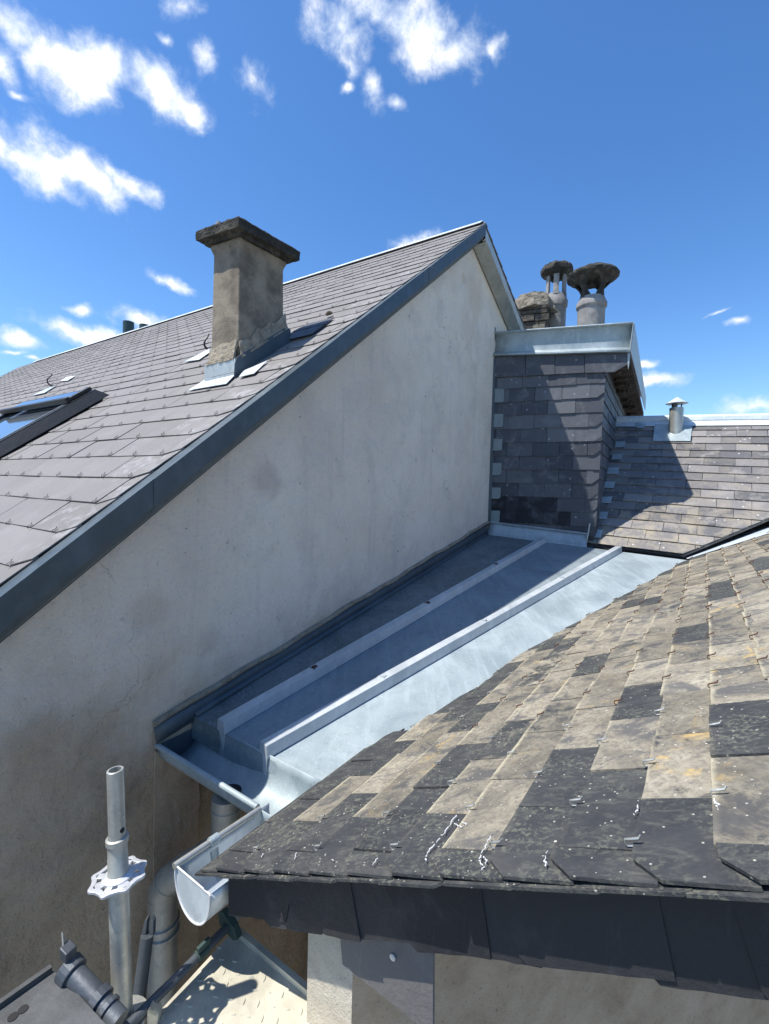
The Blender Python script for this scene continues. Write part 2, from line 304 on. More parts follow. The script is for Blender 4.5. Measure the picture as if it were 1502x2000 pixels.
def glass():
    m = Mat('window_glass'); return m.fin((.30, .36, .42), .06, metal=.75)
MT['glass'] = glass()

# ------------------------------------------------------------------ mesh helpers
class MB:
    def __init__(s): s.v = []; s.f = []; s.t = []; s.mi = []; s.cur = 0; s.va = {}
    def add(s, vs, fs, tone=(.5, .5, 0)):
        b = len(s.v); s.v += [tuple(map(float, p)) for p in vs]; s.f += [tuple(i + b for i in f) for f in fs]; s.t += [tone] * len(fs); s.mi += [s.cur] * len(fs); return s
    def prism(s, pts, ext, tone=(.5, .5, 0)):
        n = len(pts); pts = [np.asarray(p, float) for p in pts]
        q = [p + ext for p in pts]
        return s.add(pts + q, [tuple(range(n)), tuple(range(2 * n - 1, n - 1, -1))] + [(i, n + i, n + (i + 1) % n, (i + 1) % n) for i in range(n)], tone)
    def box(s, o, a, b, c, tone=(.5, .5, 0)):
        o, a, b, c = map(np.asarray, (o, a, b, c)); return s.prism([o, o + a, o + a + b, o + b], c, tone)
    def loft(s, rings, closed=True, caps=True, tone=(.5, .5, 0)):
        n = len(rings[0]); vs = [p for r in rings for p in r]; fs = []
        for i in range(len(rings) - 1):
            for j in range(n if closed else n - 1):
                k = (j + 1) % n; fs.append((i * n + j, i * n + k, (i + 1) * n + k, (i + 1) * n + j))
        if caps and closed: fs += [tuple(range(n - 1, -1, -1)), tuple((len(rings) - 1) * n + j for j in range(n))]
        return s.add(vs, fs, tone)
    def tube(s, path, r, seg=16, caps=True, tone=(.5, .5, 0)):
        path = [np.asarray(p, float) for p in path]; rr = r if isinstance(r, (list, tuple)) else [r] * len(path)
        t0 = nrm(path[1] - path[0]); a = nrm(np.cross(t0, Zv if abs(t0[2]) < .9 else np.array([1., 0, 0]))); rings = []
        for i, p in enumerate(path):
            t = nrm((path[min(i + 1, len(path) - 1)] - path[max(i - 1, 0)]))
            a = nrm(a - t * (a @ t)); b = np.cross(t, a)
            rings.append([p + (a * math.cos(2 * math.pi * j / seg) + b * math.sin(2 * math.pi * j / seg)) * rr[i] for j in range(seg)])
        return s.loft(rings, True, caps, tone)
    def pipe(s, p0, p1, r, ri, seg=28):
        """hollow tube"""
        p0, p1 = np.asarray(p0, float), np.asarray(p1, float); t = nrm(p1 - p0); a = nrm(np.cross(t, np.array([1., .2, 0]))); b = np.cross(t, a)
        def ring(p, q): return [p + (a * math.cos(2 * math.pi * j / seg) + b * math.sin(2 * math.pi * j / seg)) * q for j in range(seg)]
        return s.loft([ring(p0, r), ring(p1 - t * .001, r), ring(p1, r - .001), ring(p1, ri), ring(p1 - t * .15, ri), ring(p1 - t * .16, .001)], True, False)
    def lathe(s, o, ax, prof, seg=28, jit=0., caps=True):
        o = np.asarray(o, float); ax = nrm(np.asarray(ax, float)); a = nrm(np.cross(ax, np.array([1., .13, .07]))); b = np.cross(ax, a); rings = []
        for r, h in prof:
            rings.append([o + ax * (h + (random.uniform(-jit, jit) if jit else 0)) + (a * math.cos(2 * math.pi * j / seg) + b * math.sin(2 * math.pi * j / seg)) * (r + (random.uniform(-jit, jit) if jit else 0)) for j in range(seg)])
        return s.loft(rings, True, caps)
    def sweep(s, p0, p1, offs, closed=False, n=1, tone=(.5, .5, 0)):
        p0, p1 = np.asarray(p0, float), np.asarray(p1, float)
        return s.loft([[p0 + (p1 - p0) * i / n + o for o in offs] for i in range(n + 1)], closed, closed, tone)
    def grid(s, fn, nu, nv, tone=(.5, .5, 0)):
        vs = [fn(i / nu, j / nv) for j in range(nv + 1) for i in range(nu + 1)]
        fs = [(j * (nu + 1) + i, j * (nu + 1) + i + 1, (j + 1) * (nu + 1) + i + 1, (j + 1) * (nu + 1) + i) for j in range(nv) for i in range(nu)]
        return s.add(vs, fs, tone)
    def build(s, name, mat, parent=None, smooth=False, solid=0, bevel=0, sub=0, disp=None):
        me = bpy.data.meshes.new(name); me.from_pydata(s.v, [], s.f)
        mats = mat if isinstance(mat, (list, tuple)) else [mat]
        for k in mats: me.materials.append(MT[k])
        for p, i in zip(me.polygons, s.mi): p.material_index = i
        ca = me.color_attributes.new('tone', 'FLOAT_COLOR', 'CORNER'); buf = []
        for p, t in zip(me.polygons, s.t):
            if s.va:
                for vi in p.vertices: buf += [t[0], t[1], t[2], s.va.get(vi, 1.0)]
            else: buf += [t[0], t[1], t[2], 1.0] * p.loop_total
        ca.data.foreach_set('color', buf)
        if smooth:
            me.polygons.foreach_set('use_smooth', [True] * len(me.polygons))
            me.set_sharp_from_angle(angle=R(35))
        o = bpy.data.objects.new(name, me); col.objects.link(o)
        me.update()
        if parent is not None: attach(o, parent)
        if solid: k = o.modifiers.new('s', 'SOLIDIFY'); k.thickness = solid; k.offset = 0
        if sub: k = o.modifiers.new('u', 'SUBSURF'); k.subdivision_type = 'SIMPLE'; k.levels = k.render_levels = sub
        if disp:
            tx = bpy.data.textures.new(name, 'CLOUDS'); tx.noise_scale = disp[0]; tx.noise_depth = 4
            k = o.modifiers.new('d', 'DISPLACE'); k.texture = tx; k.strength = disp[1]; k.texture_coords = 'GLOBAL'
        if bevel: k = o.modifiers.new('b', 'BEVEL'); k.width = bevel; k.segments = 2; k.limit_method = 'ANGLE'
        return o
WORLD = {}
def attach(o, parent):
    o.parent = parent; base = WORLD.get(parent.name, Vector((0, 0, 0)))
    o.location = -base; WORLD[o.name] = Vector((0, 0, 0))
def thing(name, label, cat, at, group=None):
    o = bpy.data.objects.new(name, None); col.objects.link(o); o.location = Vector(tuple(map(float, at))); o.empty_display_size = .1
    WORLD[o.name] = o.location.copy(); o['label'] = label; o['category'] = cat
    if group: o['group'] = group
    return o
def tag(o, label, cat, group=None):
    o['label'] = label; o['category'] = cat
    if group: o['group'] = group
    return o

def clip(poly, planes):
    """2D polygon against half planes (a,b,c): a*x+b*y<=c"""
    for a, b, c in planes:
        out = []
        for i in range(len(poly)):
            p, q = poly[i], poly[(i + 1) % len(poly)]
            dp, dq = a * p[0] + b * p[1] - c, a * q[0] + b * q[1] - c
            if dp <= 0: out.append(p)
            if (dp < 0 < dq) or (dq < 0 < dp):
                t = dp / (dp - dq); out.append((p[0] + (q[0] - p[0]) * t, p[1] + (q[1] - p[1]) * t))
        poly = out
        if len(poly) < 3: return None
    return poly
def area(p): return abs(sum(p[i][0] * p[(i + 1) % len(p)][1] - p[(i + 1) % len(p)][0] * p[i][1] for i in range(len(p)))) / 2
def halfplane(p, q, inside):
    """edge p->q, keep the side of point inside"""
    a, b = q[1] - p[1], -(q[0] - p[0]); c = a * p[0] + b * p[1]
    if a * inside[0] + b * inside[1] > c: a, b, c = -a, -b, -c
    return (a, b, c)
def slates(mb, O, u, v, n, u0, u1, v0, v1, ex, wd, off, planes, tonefn, thick=.005, lift=.011, gap=.0015, lap=1.35, chamfer=None, rag=.0, jit=.0012):
    """courses of separate slates; v up the slope. returns tail centres"""
    tails = []; row = 0; v_ = v0
    k0 = round(v0 / ex) if ex else 0
    for r in range(int(round((v1 - v0) / ex)) + 1):
        vb = v0 + r * ex; par = (k0 + r) % 2
        i0 = int(math.floor((u0 - off) / wd)) - 1
        for i in range(i0, int((u1 - off) / wd) + 2):
            ua = off + (i + par * .5) * wd; ub = ua + wd
            if ub < u0 or ua > u1: continue
            ju, jv = random.uniform(-1, 1) * jit, random.uniform(-1, 1) * jit * 2
            a, b = ua + gap + ju, ub - gap + ju; lo = vb + jv
            pl = planes((a + b) / 2, vb) if callable(planes) else planes
            nseg = 5 if rag else 1
            base = [(a + (b - a) * k / nseg, lo + (random.uniform(-rag, rag) if rag and 0 < k < nseg else 0)) for k in range(nseg + 1)]
            poly = base + [(b, vb + ex * lap), (a, vb + ex * lap)]
            if chamfer:
                poly = chamfer(poly, a, b, lo) or poly
            poly = clip(poly, pl)
            if not poly or area(poly) < wd * ex * .02: continue
            tl = lift * random.uniform(.85, 1.2); tw = random.uniform(-.0015, .0015)
            pts = []
            for (x, y) in poly:
                h = tl * (1 - (y - vb) / (ex * lap)) + tw * ((x - a) / (b - a) - .5) * 2
                pts.append(O + u * x + v * y + n * (h + .0006))
            b0 = len(mb.v)
            mb.prism(pts, n * thick, tonefn((a + b) / 2, vb + ex / 2))
            for k_, (x, y) in enumerate(poly):
                al = min(1, max(0, (y - vb) / (ex * lap))); mb.va[b0 + k_] = al; mb.va[b0 + len(poly) + k_] = al
            # the visible tail centre, for the hook
            tails.append(((a + b) / 2, vb))
    return tails
def hook_mb(O, u, v, n, x, y, L=.028, r=.0013, h=.018):
    mb = MB(); P = lambda a, b, c: O + u * (x + a) + v * (y + b) + n * c
    mb.tube([P(0, .004, h * .8), P(0, -.003, h * .8), P(0, -.0045, h * 1.1), P(0, -.003, h * 1.4), P(0, .006, h * 1.42), P(0, .013, h * 1.45), P(0, .0165, h * 1.75)], [r, r, r, r * 1.2, r * 1.5, r * 1.5, r * .9], 6)
    return mb

# ------------------------------------------------------------------ planes of the place
C_ = wdir(math.degrees(0.6044044479679451)); J_ = wdir(math.degrees(0.6044044479679451) - 90, -26)
nR = nrm(np.cross(C_, J_)); nR *= np.sign(nR[2]); q = isect(400, 1687, nR, ray(400, 1687))
vN = -J_
NP = lambda px, py: isect(px, py, nR, q)
nco = lambda px, py: (float((NP(px, py) - q) @ C_), float((NP(px, py) - q) @ vN))
zl = q[2] - .03
g0 = onz(343, 1690, zl); g2 = onz(508, 1580, zl); g3 = onz(305, 1455, zl)
B_ = wdir(33); A_ = wdir(-57); nW = np.cross(B_, Zv)
W = lambda px, py, o=0.: isect(px, py, nW, g3 + nW * o)
OV = .10
G = lambda px, py: W(px, py, OV)
r0, r1, rr = G(0, 1165), G(948, 437), G(1006, 590)
Ar = nrm(ray(-600, 915)); Dc = nrm(ray(-1400, 805)); Dr = nrm(ray(-590, 850))
rk = r1 - r0; nM = nrm(np.cross(rk, Ar)); nM *= np.sign(nM[2])
vM = np.cross(nM, Ar); vM = nrm(vM * np.sign(vM[2])); uM = Ar
Mp = lambda px, py: isect(px, py, nM, r1)
mco = lambda px, py: (float((Mp(px, py) - r1) @ uM), float((Mp(px, py) - r1) @ vM))
FWp = W(955, 1025)
Dh = nrm(np.array([Dc[0], Dc[1], 0])); nD = np.cross(Dh, Zv); nD = nD * (-1 if nD @ FW_ > 0 else 1)   # outward, towards the camera side
Q = lambda px, py, o=0.: isect(px, py, nD, FWp + nD * o)
cor = Q(1160, 1040); SD = wdir(31); nS = nrm(np.cross(SD, Zv)) # outward to the right
S = lambda px, py, o=0.: isect(px, py, nS, cor + nS * o)
UT = wdir(34, 40); nT = nrm(np.cross(Dr, UT)); nT *= np.sign(nT[2]); P0 = Q(1147, 1062); uT = Dr; vT = np.cross(nT, uT); vT = nrm(vT * np.sign(vT[2]))
Tp = lambda px, py: isect(px, py, nT, P0)
tco = lambda px, py: (float((Tp(px, py) - P0) @ uT), float((Tp(px, py) - P0) @ vT))
ZG = -8.5
def rnd(): return random.random()

# ------------------------------------------------------------------ ground
g = MB(); g.grid(lambda a, b: np.array([(a - .5) * 3000, (b - .5) * 3000, ZG]), 8, 8); go = g.build('ground', 'ground'); go['kind'] = 'structure'

# ------------------------------------------------------------------ main house with the big gable
mh = thing('gabled_house', 'tall house with pale rendered gable wall and brown grey slate roof on the left', 'house', g3 - nW * 2 + Zv * (ZG - g3[2]))
def wp(s, z, o=0.):  # point on the wall plane at distance s along B
    b = g3 - B_ * (g3 @ B_) + nW * o; return np.array([0, 0, z]) + np.array([b[0], b[1], 0]) + B_ * s
sr = lambda P: float(P @ B_)
slope = rk[2] / (sr(r1) - sr(r0)); slr = (rr[2] - r1[2]) / (sr(rr) - sr(r1))
zr = lambda s: (r0[2] + slope * (s - sr(r0))) if s < sr(r1) else (r1[2] + slr * (s - sr(r1)))
s_lo, s_hi = -1.4, 6.2
mb = MB(); DD = .075
outl = [wp(s_lo, ZG), wp(s_hi, ZG), wp(s_hi, zr(s_hi) - DD), wp(sr(r1), r1[2] - DD - .02), wp(s_lo, zr(s_lo) - DD)]
mb.prism(outl, -nW * .35)
wall = mb.build('gable_wall', 'render', mh)
mb = MB(); L = 9.2
e0 = wp(s_lo + .02, ZG, -.36); mb.prism([e0, e0 - nW * L, e0 - nW * L + Zv * (zr(s_lo) - .16 - ZG), e0 + Zv * (zr(s_lo) - .16 - ZG)], B_ * .3)
e1 = wp(s_hi - .02, ZG, -.36); mb.prism([e1, e1 - nW * L, e1 - nW * L + Zv * (zr(s_hi) - .16 - ZG), e1 + Zv * (zr(s_hi) - .16 - ZG)], -B_ * .3)
mb.build('side_wall', 'render', mh)
# roof slates: left slope
hipA, hipB = mco(92, 693), mco(0, 737)
rdg = [mco(200, 669)]
planesM = [(-1, 0, 0.0), (0, 1, 0.0), (0, -1, 5.2), halfplane(mco(84, 694), hipB, (3, -2))]
def toneM(x, y):
    k = max(0, 1 - x / .26) if y < -.6 else max(0, .5 - x / .3)
    return (min(1, max(0, random.gauss(.5, .22))), min(1, k * 1.15 + .10 * rnd()), 0)
def chamM(poly, a, b, lo):
    if a < .02:   # verge slate: cut corner
        return [(.055, lo), (b, lo), (b, poly[-2][1]), (-.0, poly[-1][1]), (.0, lo + .032)]
mb = MB()
OM = r1 + nM * .0
tails = slates(mb, OM, uM, vM, nM, -.0, 9.4, -3.568 - .1265 * 12, -.05, .1265, .330, .06, planesM, toneM, chamfer=chamM, lift=.0058, thick=.0034)
mb.prism([r1 + uM * a + vM * b - nM * .004 for a, b in ((.02, -5.2), (8.3, -5.2), (8.4, -.5), (8.2, -.01), (.02, -.01))], -nM * .02, (.2, 0, 0))
roof = mb.build('slate_roof', 'fibre', mh)
hk = []; row = 0
mats = MB(); cnt = 0
tl = sorted([(x + dx, y) for x, y in tails for dx in (0, -.165) if 0.03 < x + dx < 9 and y < -.2 and y > -4.6], key=lambda t: np.linalg.norm(r1 + uM * t[0] + vM * t[1]))
tl = [t for t in tl if 0 < proj(r1 + uM * t[0] + vM * t[1])[0] < 1502]
for i, (x, y) in enumerate(tl):
    r_ = .0009 if i < 250 else .0013
    P = lambda b, c, x=x, y=y: OM + uM * x + vM * (y + b) + nM * c
    pts = [P(.010, .013), P(-.003, .013), P(-.0055, .011), P(-.0065, .0145), P(-.003, .018), P(.006, .0165), P(.012, .0195)]
    if i < 100: m1_ = MB(); m1_.tube(pts, r_, 5); m1_.build('slate_hook', 'dark', roof)
    else: mats.tube(pts[2:], r_, 4)
o = mats.build('slate_hooks', 'dark', roof); o['kind'] = 'stuff'
# far slope of the roof
vR2 = nrm(r1 - rr); nM2 = nrm(np.cross(vR2, Ar)); nM2 *= np.sign(nM2[2])
mb = MB()
slates(mb, r1, uM, vR2, nM2, 0, 9, -4.0, -.05, .1265, .33, .06, [(-1, 0, 0), (0, 1, 0), (1, 0, 1.4)], lambda x, y: (rnd(), .2, 0), chamfer=chamM, lift=.014, thick=.006)
mb.prism([r1 + uM * a + vR2 * b - nM2 * .004 for a, b in ((.02, -4), (8.6, -4), (8.6, -.01), (.02, -.01))], -nM2 * .02, (.3, 0, 0))
mb.build('rear_slope', 'fibre', mh)
# ridge capping
mb = MB()
def rib(a, b, dz=0.):
    return [r1 + uM * a + vM * -.045 + nM * .022 + Zv * dz, r1 + uM * a + Zv * (.030 + dz), r1 + uM * a + vR2 * -.045 + nM2 * .024 + Zv * dz]
mb.loft([rib(.02 + k * 1.0, 0, .001 * (k % 2)) for k in range(9)], False, False)
mb.build('ridge_capping', 'zincnew', mh, solid=.003)
mb = MB(); mb.sweep(r1 + uM * -.012 - vM * .04 , r1 + uM * -.012, [nM * .03, nM * .0, -nM * .03 + uM * .0], False); 
# gable verge flashings
h1 = float(G(0, 1165)[2] - G(0, 1236)[2]); 
def verge(p0, p1, name):
    mb = MB(); d = p1 - p0; nseg = max(1, int(np.linalg.norm(d) / 1.05))
    h2 = float(G(0, 1165)[2] - W(0, 1268)[2]); g_ = h2 - h1
    for i in range(nseg):
        a, b = p0 + d * i / nseg - (d * .004 if i else 0), p0 + d * (i + 1) / nseg
        k = .0022 * (i % 2)
        offs = [-nW * .05 + Zv * .004, nW * (.004 + k) + Zv * .004, nW * (.004 + k) - Zv * h1 * .55, nW * (.004 + k) - Zv * h1 * .90, nW * (-.004 + k) - Zv * (h1 + g_ * .0), -nW * .026 - Zv * (h1 + g_ * .35), -nW * .055 - Zv * (h1 + g_ * .62), -nW * (OV - .016) - Zv * (h1 + g_ * .85), -nW * (OV - .006) - Zv * (h1 + g_)]
        mb.sweep(a, b, offs)
    return mb.build(name, 'zincdk', mh, solid=.002)
lo_pt = r1 - rk * (1 + 1.6 / np.linalg.norm(rk)); lo_pt = r1 + (r0 - r1) * ((sr(r1) - s_lo + .3) / (sr(r1) - sr(r0)))
verge(lo_pt - Zv * .006, r1 - Zv * .006 - B_ * .004, 'verge_flashing')
mb = MB(); d = rr - r1; end = r1 + d * 4
offs = [-nW * .05 + Zv * .0, nW * .004 + Zv * 0, nW * .004 - Zv * .070, -nW * .02 - Zv * .080, nW * .006 - Zv * .092, -nW * .09 - Zv * .10]
mb.sweep(r1 + B_ * .0 - Zv * .036, end - Zv * .036, offs); mb.prism([r1 - nW * .01 - Zv * .004, end - nW * .01 - Zv * .004, end - nW * .01 - Zv * .036, r1 - nW * .01 - Zv * .036], -nW * .03); mb.build('verge_flashing', 'galv', mh, solid=.002)
# seams on the verge flashing
# chimney on the left slope
Cc, CR, CLp = Mp(465, 736), Mp(554, 677), Mp(412, 748); bvec = CR - Cc; avec = CLp - Cc
bh = np.array([bvec[0], bvec[1], 0]); ah = np.array([avec[0], avec[1], 0]); ah = ah - bh * 0
zt = 1.105; zb = Cc[2] - .1
def ringbox(c, e, z, j=0.):
    bn, an = nrm(bh), nrm(ah); o_ = np.array([Cc[0], Cc[1], 0]) - bn * e - an * e
    bb, aa = bh + bn * 2 * e, ah + an * 2 * e
    return [o_ + Zv * z, o_ + bb + Zv * z, o_ + bb + aa + Zv * z, o_ + aa + Zv * z]
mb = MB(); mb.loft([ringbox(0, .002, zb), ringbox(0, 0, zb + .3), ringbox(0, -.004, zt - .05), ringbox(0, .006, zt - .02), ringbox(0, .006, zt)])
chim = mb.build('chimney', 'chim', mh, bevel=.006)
mb = MB(); mb.loft([ringbox(0, .020, zt - .010), ringbox(0, .026, zt + .004), ringbox(0, .046, zt + .008), ringbox(0, .048, zt + .046), ringbox(0, .042, zt + .054)])
mb.build('cap', 'sooty', chim, sub=5, disp=(.03, .009))
mb = MB()
for k in range(9):
    mb = MB(); t = rnd(); P = ringbox(0, .03, zt + .054); p = P[0] * (1 - t) + P[1] * t + (P[3] - P[0]) * rnd() * .8
    rr_ = random.uniform(.006, .016); mb.lathe(p, Zv, [(rr_ * .7, -.004), (rr_, .004), (rr_ * .6, rr_ * 1.1), (.001, rr_ * 1.3)], 7, .002); mb.build('lime_lump', 'pot', chim, smooth=True)
# mortar fillet
mb = MB(); bn, an = nrm(bh), nrm(ah)
def edge3(p, dirv, n1, e0, e1, z0, z1, L, zs, k=8):
    r_ = []
    for i in range(k + 1):
        b = p + dirv * L * i / k + Zv * zs * i / k; j = random.uniform(-.006, .006)
        r_.append([b + n1 * e0 + Zv * z0, b + n1 * (e0 + (e1 - e0) * .5 + j * .5) + Zv * (z0 + (z1 - z0) * .45 + j), b + n1 * .003 + Zv * (z1 + j * 2)])
    return r_
Lb = np.linalg.norm(bh); La = np.linalg.norm(ah)
c0 = np.array([Cc[0], Cc[1], Cc[2]])
mb.loft(edge3(c0 - bn * .0 - an * .0, an, -bn, .022, .002, .07, .15, La, CLp[2] - Cc[2]), False, False)
mb.loft(edge3(c0, bn, -an, .018, .002, .08, .15, Lb, CR[2] - Cc[2] + .0), False, False)
mb.build('mortar_fillet', 'mortar', chim, solid=.012, sub=3, disp=(.03, .012))
mb = MB()
mb.prism([c0 - bn * .026 - an * .01 + Zv * .015, c0 - bn * .026 + an * (La + .01) + Zv * (.015 + CLp[2] - Cc[2]), c0 - bn * .024 + an * (La + .01) + Zv * (.075 + CLp[2] - Cc[2]), c0 - bn * .024 - an * .01 + Zv * .075], bn * .003)
mb.prism([c0 - bn * .03 - an * .01 - Zv * .02, c0 - bn * .03 + an * (La + .005) + Zv * (-.02 + CLp[2] - Cc[2]), c0 - bn * .027 + an * (La + .005) + Zv * (.013 + CLp[2] - Cc[2]), c0 - bn * .027 - an * .01 + Zv * .013], bn * .003)
mb.build('apron_flashing', 'galv', chim)
mb = MB(); e_ = -an * .022
mb.prism([c0 + e_ - bn * .04 - Zv * .03, c0 + e_ + bn * (Lb + .02) + Zv * (CR[2] - Cc[2] - .01), c0 + e_ + bn * (Lb + .02) + Zv * (CR[2] - Cc[2] + .085), c0 + e_ + bn * (Lb * .98) + Zv * (CR[2] - Cc[2] + .09), c0 + e_ - bn * .025 + Zv * .078, c0 + e_ - bn * .035 + Zv * .05], an * .003)
mb.build('side_flashing', 'zincdk', chim)
mb = MB()
for quad in (((372, 769), (415, 741), (463, 739), (446, 757)), ((480, 731), (527, 711), (500, 737), (470, 744)), ((363, 712), (412, 686), (412, 694), (392, 708))):
    mb = MB(); mb.prism([Mp(*p) + nM * .016 for p in quad], nM * .002); mb.build('base_sheet', 'zincnew', chim)
# the chimney's cast shadow on the slates, laid on as two dark sheets
mb = MB()
for quad in (((575, 655), (602, 640), (655, 627), (640, 640)), ((560, 672), (578, 656), (636, 642), (612, 660))):
    mb = MB(); mb.prism([Mp(*p) + nM * .016 for p in quad], nM * .004, (.1, 0, 0)); mb.build('chimney_shadow_sheet', 'cheek', mh)
# roof ladder hooks
def ladder_hook(base, px_pts):
    P = Mp(*base); mb = MB()
    nv = np.cross(uM, Zv); path = []
    for (dx, dy) in px_pts:      # the hook stands in the vertical plane through the slope line
        path.append(isect(base[0] + dx, base[1] + dy, uM - nM * 0, P))
    # smooth
    fine = []
    for i in range(len(path) - 1):
        p_0, p_1, p_2, p_3 = path[max(i - 1, 0)], path[i], path[i + 1], path[min(i + 2, len(path) - 1)]
        for t in np.linspace(0, 1, 6, endpoint=False):
            fine.append(.5 * ((2 * p_1) + (-p_0 + p_2) * t + (2 * p_0 - 5 * p_1 + 4 * p_2 - p_3) * t * t + (-p_0 + 3 * p_1 - 3 * p_2 + p_3) * t ** 3))
    fine.append(path[-1])
    mb.tube(fine, [.004 + .004 * (1 - i / len(fine)) for i in range(len(fine))], 8)
    o = mb.build('ladder_hook', 'dark', mh, smooth=True); return o
h1o = ladder_hook((121, 748), [(0, 0), (-6, 1), (-14, 6), (-22, 5), (-28, -1), (-28, -8), (-22, -13), (-19, -18)])
h2o = ladder_hook((414, 680), [(0, 0), (-6, 2), (-12, -1), (-15, -8), (-13, -16), (-9, -21), (-6, -28)])
for ho, quads in ((h1o, (((66, 776), (95, 762), (112, 757), (90, 771)), ((120, 748), (132, 740), (151, 737), (135, 747)))),):
    mb = MB()
    for quad in quads: mb = MB(); mb.prism([Mp(*p) + nM * .016 for p in quad], nM * .002); mb.build('backing_plate', 'zincnew', ho)
# roof window
def mq(u, v, h=0.): return r1 + uM * u + vM * v + nM * h
uR, vTop = mco(203, 783); uL, vL_ = mco(75, 800)
wv = max(.62, uL - uR); vB = vTop - 1.35
mb = MB()
def bar(mb, ua, ub, va, vb_, h0, hh): mb.box(mq(ua, va, h0), uM * (ub - ua), vM * (vb_ - va), nM * hh)
ff = .055
bar(mb, uR, uR + ff, vB, vTop, .0, .075); bar(mb, uR + wv - ff, uR + wv, vB, vTop, .0, .075)
bar(mb, uR + ff, uR + wv - ff, vTop - ff, vTop, .0, .075); bar(mb, uR + ff, uR + wv - ff, vB, vB + ff, .0, .075)
mb.prism([mq(uR - .04, vB, .018), mq(uR - .04, vTop + .03, .018), mq(uR, vTop, .07), mq(uR, vB, .07)], nM * .002)
win = mb.build('roof_window', 'frame', mh, bevel=.004)
mb = MB(); bar(mb, uR + ff, uR + wv - ff, vB + ff, vTop - ff, .05, .008); mb.build('glass', 'glass', win)
mb = MB(); bar(mb, uR + .01, uR + wv - .01, vTop - .17, vTop - .145, .078, .028); bar(mb, uR + .012, uR + .05, vTop - .16, vTop - .01, .078, .02)
mb.build('sash_hood', 'frame', win, bevel=.003)
mb = MB(); bar(mb, uR + .055, uR + wv - .02, vTop - .14, vTop - .015, .08, .006); mb.build('hood_glass', 'glass', win)
mb = MB(); bar(mb, uR + .026, uR + .031, vB, vTop - .19, .076, .004); mb.build('sash_trim', 'galv', win)
# flue pipes standing behind the ridge
for (xa, xb, yt, yb, dk) in ((241, 261, 629, 660, 0), (273, 292, 635, 655, .35)):
    u_ = mco((xa + xb) / 2, 648)[0]; base = r1 + uM * (u_ + .0) + vR2 * -.35 - nM2 * .02
    dist = base @ FW_; rad = (xb - xa) / 2 * dist / F
    top = ray((xa + xb) / 2, yt); top = top * dist / (top @ FW_); base = np.array([top[0], top[1], r1[2] - .4])
    mb = MB(); mb.pipe(base, top, rad, rad * .8, 20); mb.build('flue_pipe', 'flue', mh, smooth=True)
ms = MB(); c = Mp(646, 622) + nM * .02
ms.lathe(c, nM, [(.017, 0), (.02, .005), (.013, .013), (.003, .016)], 12, .0025); tag(ms.build('moss_clump', 'moss', smooth=True), 'small brown moss clump lying on the slates above the dark patch', 'moss')

mb = MB(); mb.prism([W(301, 1466, .002), W(384, 1502, .002), W(388, 1560, .002), W(383, 1640, .002), W(386, 1760, .002), W(384, 2040, .002), W(290, 2040, .002), W(298, 1700, .002)], nW * .007)
mb.build('render_patch', 'lowbrown', mh, sub=3, disp=(.06, .004))
# ------------------------------------------------------------------ rear house: slate hung block, capping, stack, slate roof
rh = thing('rear_house', 'rear house with slate hung block, chimney pots and small grey slate roof', 'house', (3, 6, ZG))
# cladding: local frame on Q plane
OQ = Q(1160, 1040); uQ = -Dh
def qco(px, py, o=0.): P = Q(px, py, o) - OQ; return (float(P @ uQ), float(P[2]))
wd_c = .208; exq = .1065
zrow = qco(1000, 1021)[1]
uleft = qco(958, 1000)[0]; utop = qco(1000, 733)[1]
pc, pt_ = qco(1160, 1040), qco(1179, 740)
Lb0, Lb1 = qco(955, 1024), qco(1147, 1046)
planesQ = [halfplane(qco(957, 1020), qco(966, 703), (-.3, .5)), (0, 1, utop + .05)]
skew = (pt_[0] - pc[0]) / (pt_[1] - pc[1])
edge_u = lambda z: pc[0] + skew * z
def planesQf(x, y): return planesQ + [halfplane((edge_u(0) + .012, 0), (edge_u(1) + .012, 1), (-.3, .5)), halfplane(Lb0, Lb1, (-.3, .5))]
def chamQ(poly, a, b, lo):
    eu = edge_u(lo) + .012
    if b > eu - .03:
        return [(a, lo), (eu - .05, lo), (eu, lo + .04), (eu, poly[-1][1]), (a, poly[-1][1])]
mb = MB()
def toneQ(x, y):
    px, py = proj(OQ + uQ * x + Zv * y)
    wet = 1. if (px < 1106 and 978 < py < 1015) or (px < 1015 and 700 < py < 1030 and rnd() < .35) else 0.
    if wet and py < 978: wet = .3
    return (min(1, max(0, random.gauss(.45, .33))), wet, 0)
def slab_slates():
    nrow = int((utop - zrow) / exq)
    ex = (utop - zrow) / (nrow + 0)
    slates(mb, OQ + nD * .004, uQ, Zv, nD, uleft, .1, zrow - ex, utop - .001 - ex, ex, wd_c, .03, planesQf, toneQ, chamfer=chamQ, thick=.005, lift=.010)
slab_slates()
mb.prism([Q(956, 1024), Q(1147, 1048), Q(1163, 1046), Q(1183, 700), Q(966, 700)], -nD * .25, (.2, 0, 0))
clad = mb.build('slate_cladding', 'cheek', rh)
mb = MB(); tp = [(966, 696), (1026, 694), (1084, 692), (1141, 690), (1229, 687)]; bt = [(966, 737), (1027, 734), (1084, 731), (1142, 728), (1203, 726)]
for i in range(4):
    a, b, c_, d_ = tp[i], tp[i + 1], bt[i + 1], bt[i]; o_ = .016 + .004 * (i % 2)
    poly = [Q(a[0] + .6, a[1], o_), Q(b[0] - .6, b[1], o_)] + ([Q(1225, 712, o_ + .004), Q(1200, 727, o_ + .008)] if i == 3 else [Q(c_[0] - .6, c_[1], o_ + .006)]) + [Q(d_[0] + .6, d_[1], o_ + .006)]
    mb.prism(poly, nD * .005, (.35 + .1 * rnd(), 0, 0))
mb.build('top_slates', 'cheek', rh)
